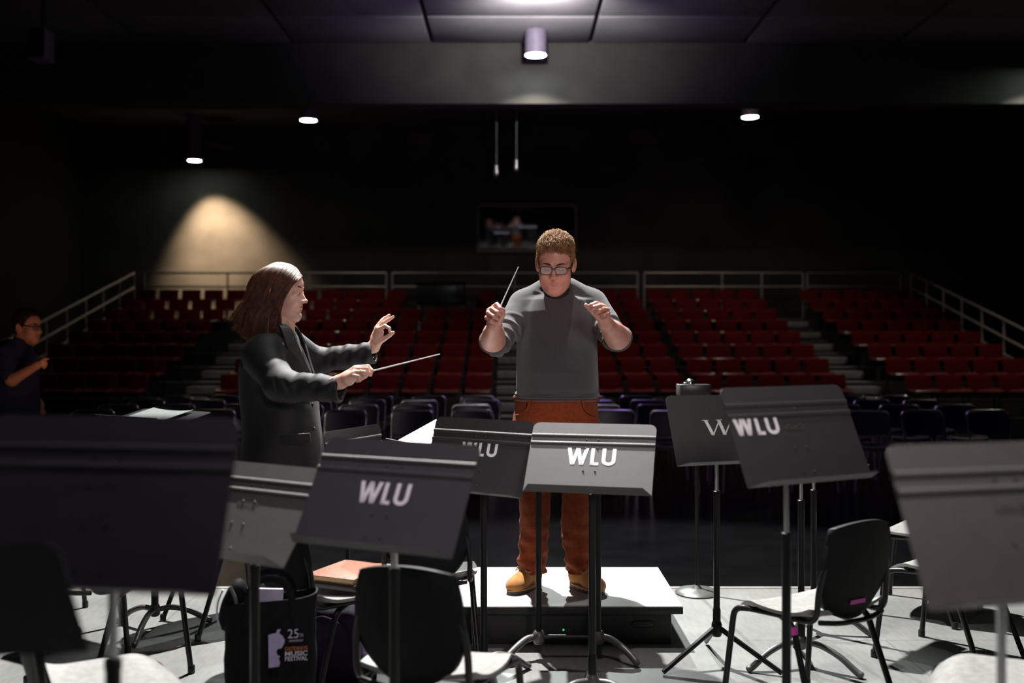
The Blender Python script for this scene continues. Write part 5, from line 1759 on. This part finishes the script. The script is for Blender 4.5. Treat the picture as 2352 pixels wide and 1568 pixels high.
for dy in (-.09, .09):
    sh = Sdf()
    sh.ell((To[0] - .02, Td + dy, .05), (.06, .045, .05), k=.02).ell((To[0] + .1, Td + dy, .035), (.1, .045, .036), k=.04)
    sh.half((0, 0, .002), (0, 0, -1))
    V, F = sh.mesh(.008, 1)
    sdf_obj('shoe', V, F, M['black_plastic'], thd, To)

# ------------------------------------------------------------------ lights
def spot(name, loc, aim, power, ang, blend=.25, size=.08, col=(1, 1, 1)):
    l = bpy.data.lights.new(name, 'SPOT')
    l.energy = power; l.spot_size = math.radians(ang); l.spot_blend = blend; l.shadow_soft_size = size; l.color = col
    o = bpy.data.objects.new(name, l); COL.objects.link(o)
    o.location = loc
    o.rotation_euler = (Vector(aim) - Vector(loc)).to_track_quat('-Z', 'Y').to_euler()
    return o


def point(name, loc, power, size=.1, col=(1, 1, 1)):
    l = bpy.data.lights.new(name, 'POINT')
    l.energy = power; l.shadow_soft_size = size; l.color = col
    o = bpy.data.objects.new(name, l); COL.objects.link(o)
    o.location = loc
    return o


spot('stage_light_back', (-.7, 7.0, 6.6), (.4, 4.2, 0), 6600, 68, .25, .06, (1, .985, .95))
spot('stage_light_top', (.5, 4.7, 6.8), (.3, 4.7, 0), 460, 40, .4, .06, (1, .985, .96))
spot('stage_light_front_right', (1.9, 1.5, 7.0), (1.0, 1.9, 1.1), 1500, 20, .6, .10, (1, .86, .90))
spot('stage_light_front_left', (.1, 2.2, 7.0), (.2, 3.2, 0), 520, 26, .5, .10, (1, .88, .92))
spot('fill_front_low_left', (-1.3, .9, 6.6), (-.9, 2.0, .9), 230, 26, .7, .10, (.9, .74, 1))  # added purple fill to lift the dark left stand, no known fixture
spot('front_fill', (1.6, -2.6, 3.3), (-.1, 4.9, 1.45), 720, 24, .6, .6, (1, .86, .84))  # added soft front fill, stands in for bounce on faces and arms
spot('ceiling_back_light', (.40, 13.2, 5.95), (.0, 4.8, 1.0), 2500, 26, .4, .10, (.92, 1, .97))
spot('ceiling_glow', (.38, 13.35, 5.72), (.38, 14.3, 6.3), 360, 125, 1., .06, (1, .95, .92))  # added unseen spot, its ceiling light stands in for lens haze
for i, a in enumerate(LAMPS):
    w_ = i == 3
    f_ = i in (0, 4)
    spot('downlight_%d' % (i + 1), (a[0], a[1], a[2] - .03), (a[0] + .5, a[1] + 1.05, 3.0) if w_ else (a[0], a[1], 0), 3300 if w_ else (210 if f_ else 110), 74 if w_ else 118, .9 if w_ else .15, .12, (1, .74, .48) if w_ else (1, .88, .76))
spot('wash_purple', (1.0, 8.3, 6.1), (1.5, 11.5, 0), 130, 95, .8, .3, (.45, .22, 1))
spot('wash_red_seats', (4.2, 17.2, 6.6), (4.8, 22.8, 2.4), 62, 74, .9, .2, (1, .72, .62))
spot('amber_side', (-2.5, 6.3, 1.0), (-3.75, 7.55, 1.45), 14, 34, .8, .1, (1, .42, .16))
spot('purple_up', (.3, 12.2, 3.8), (.3, 14.6, 6.3), 90, 110, .8, .4, (.66, .45, 1))  # added unseen lamp, stands in for purple bounce from the floor

wd = bpy.data.worlds.new('World')
SC.world = wd
wd.use_nodes = True
bg = wd.node_tree.nodes['Background']
bg.inputs['Color'].default_value = (.5, .47, .55, 1)
bg.inputs['Strength'].default_value = .006

# ------------------------------------------------------------------ camera
cd = bpy.data.cameras.new('camera')
cam = bpy.data.objects.new('camera', cd); COL.objects.link(cam)
cam.location = (0, 0, CAMH)
cam.rotation_euler = (PI / 2, 0, 0)
cd.sensor_width = 36; cd.lens = FPX / 2352 * 36
cd.shift_y = -(784 - HOR) / 2352
cd.clip_end = 200
cd.dof.use_dof = True
cd.dof.focus_distance = 4.85
cd.dof.aperture_fstop = 1.5
SC.camera = cam
vs_ = SC.view_settings
vs_.view_transform = 'Standard'; vs_.look = 'None'; vs_.gamma = 1; vs_.use_curve_mapping = False
vs_.exposure = 0
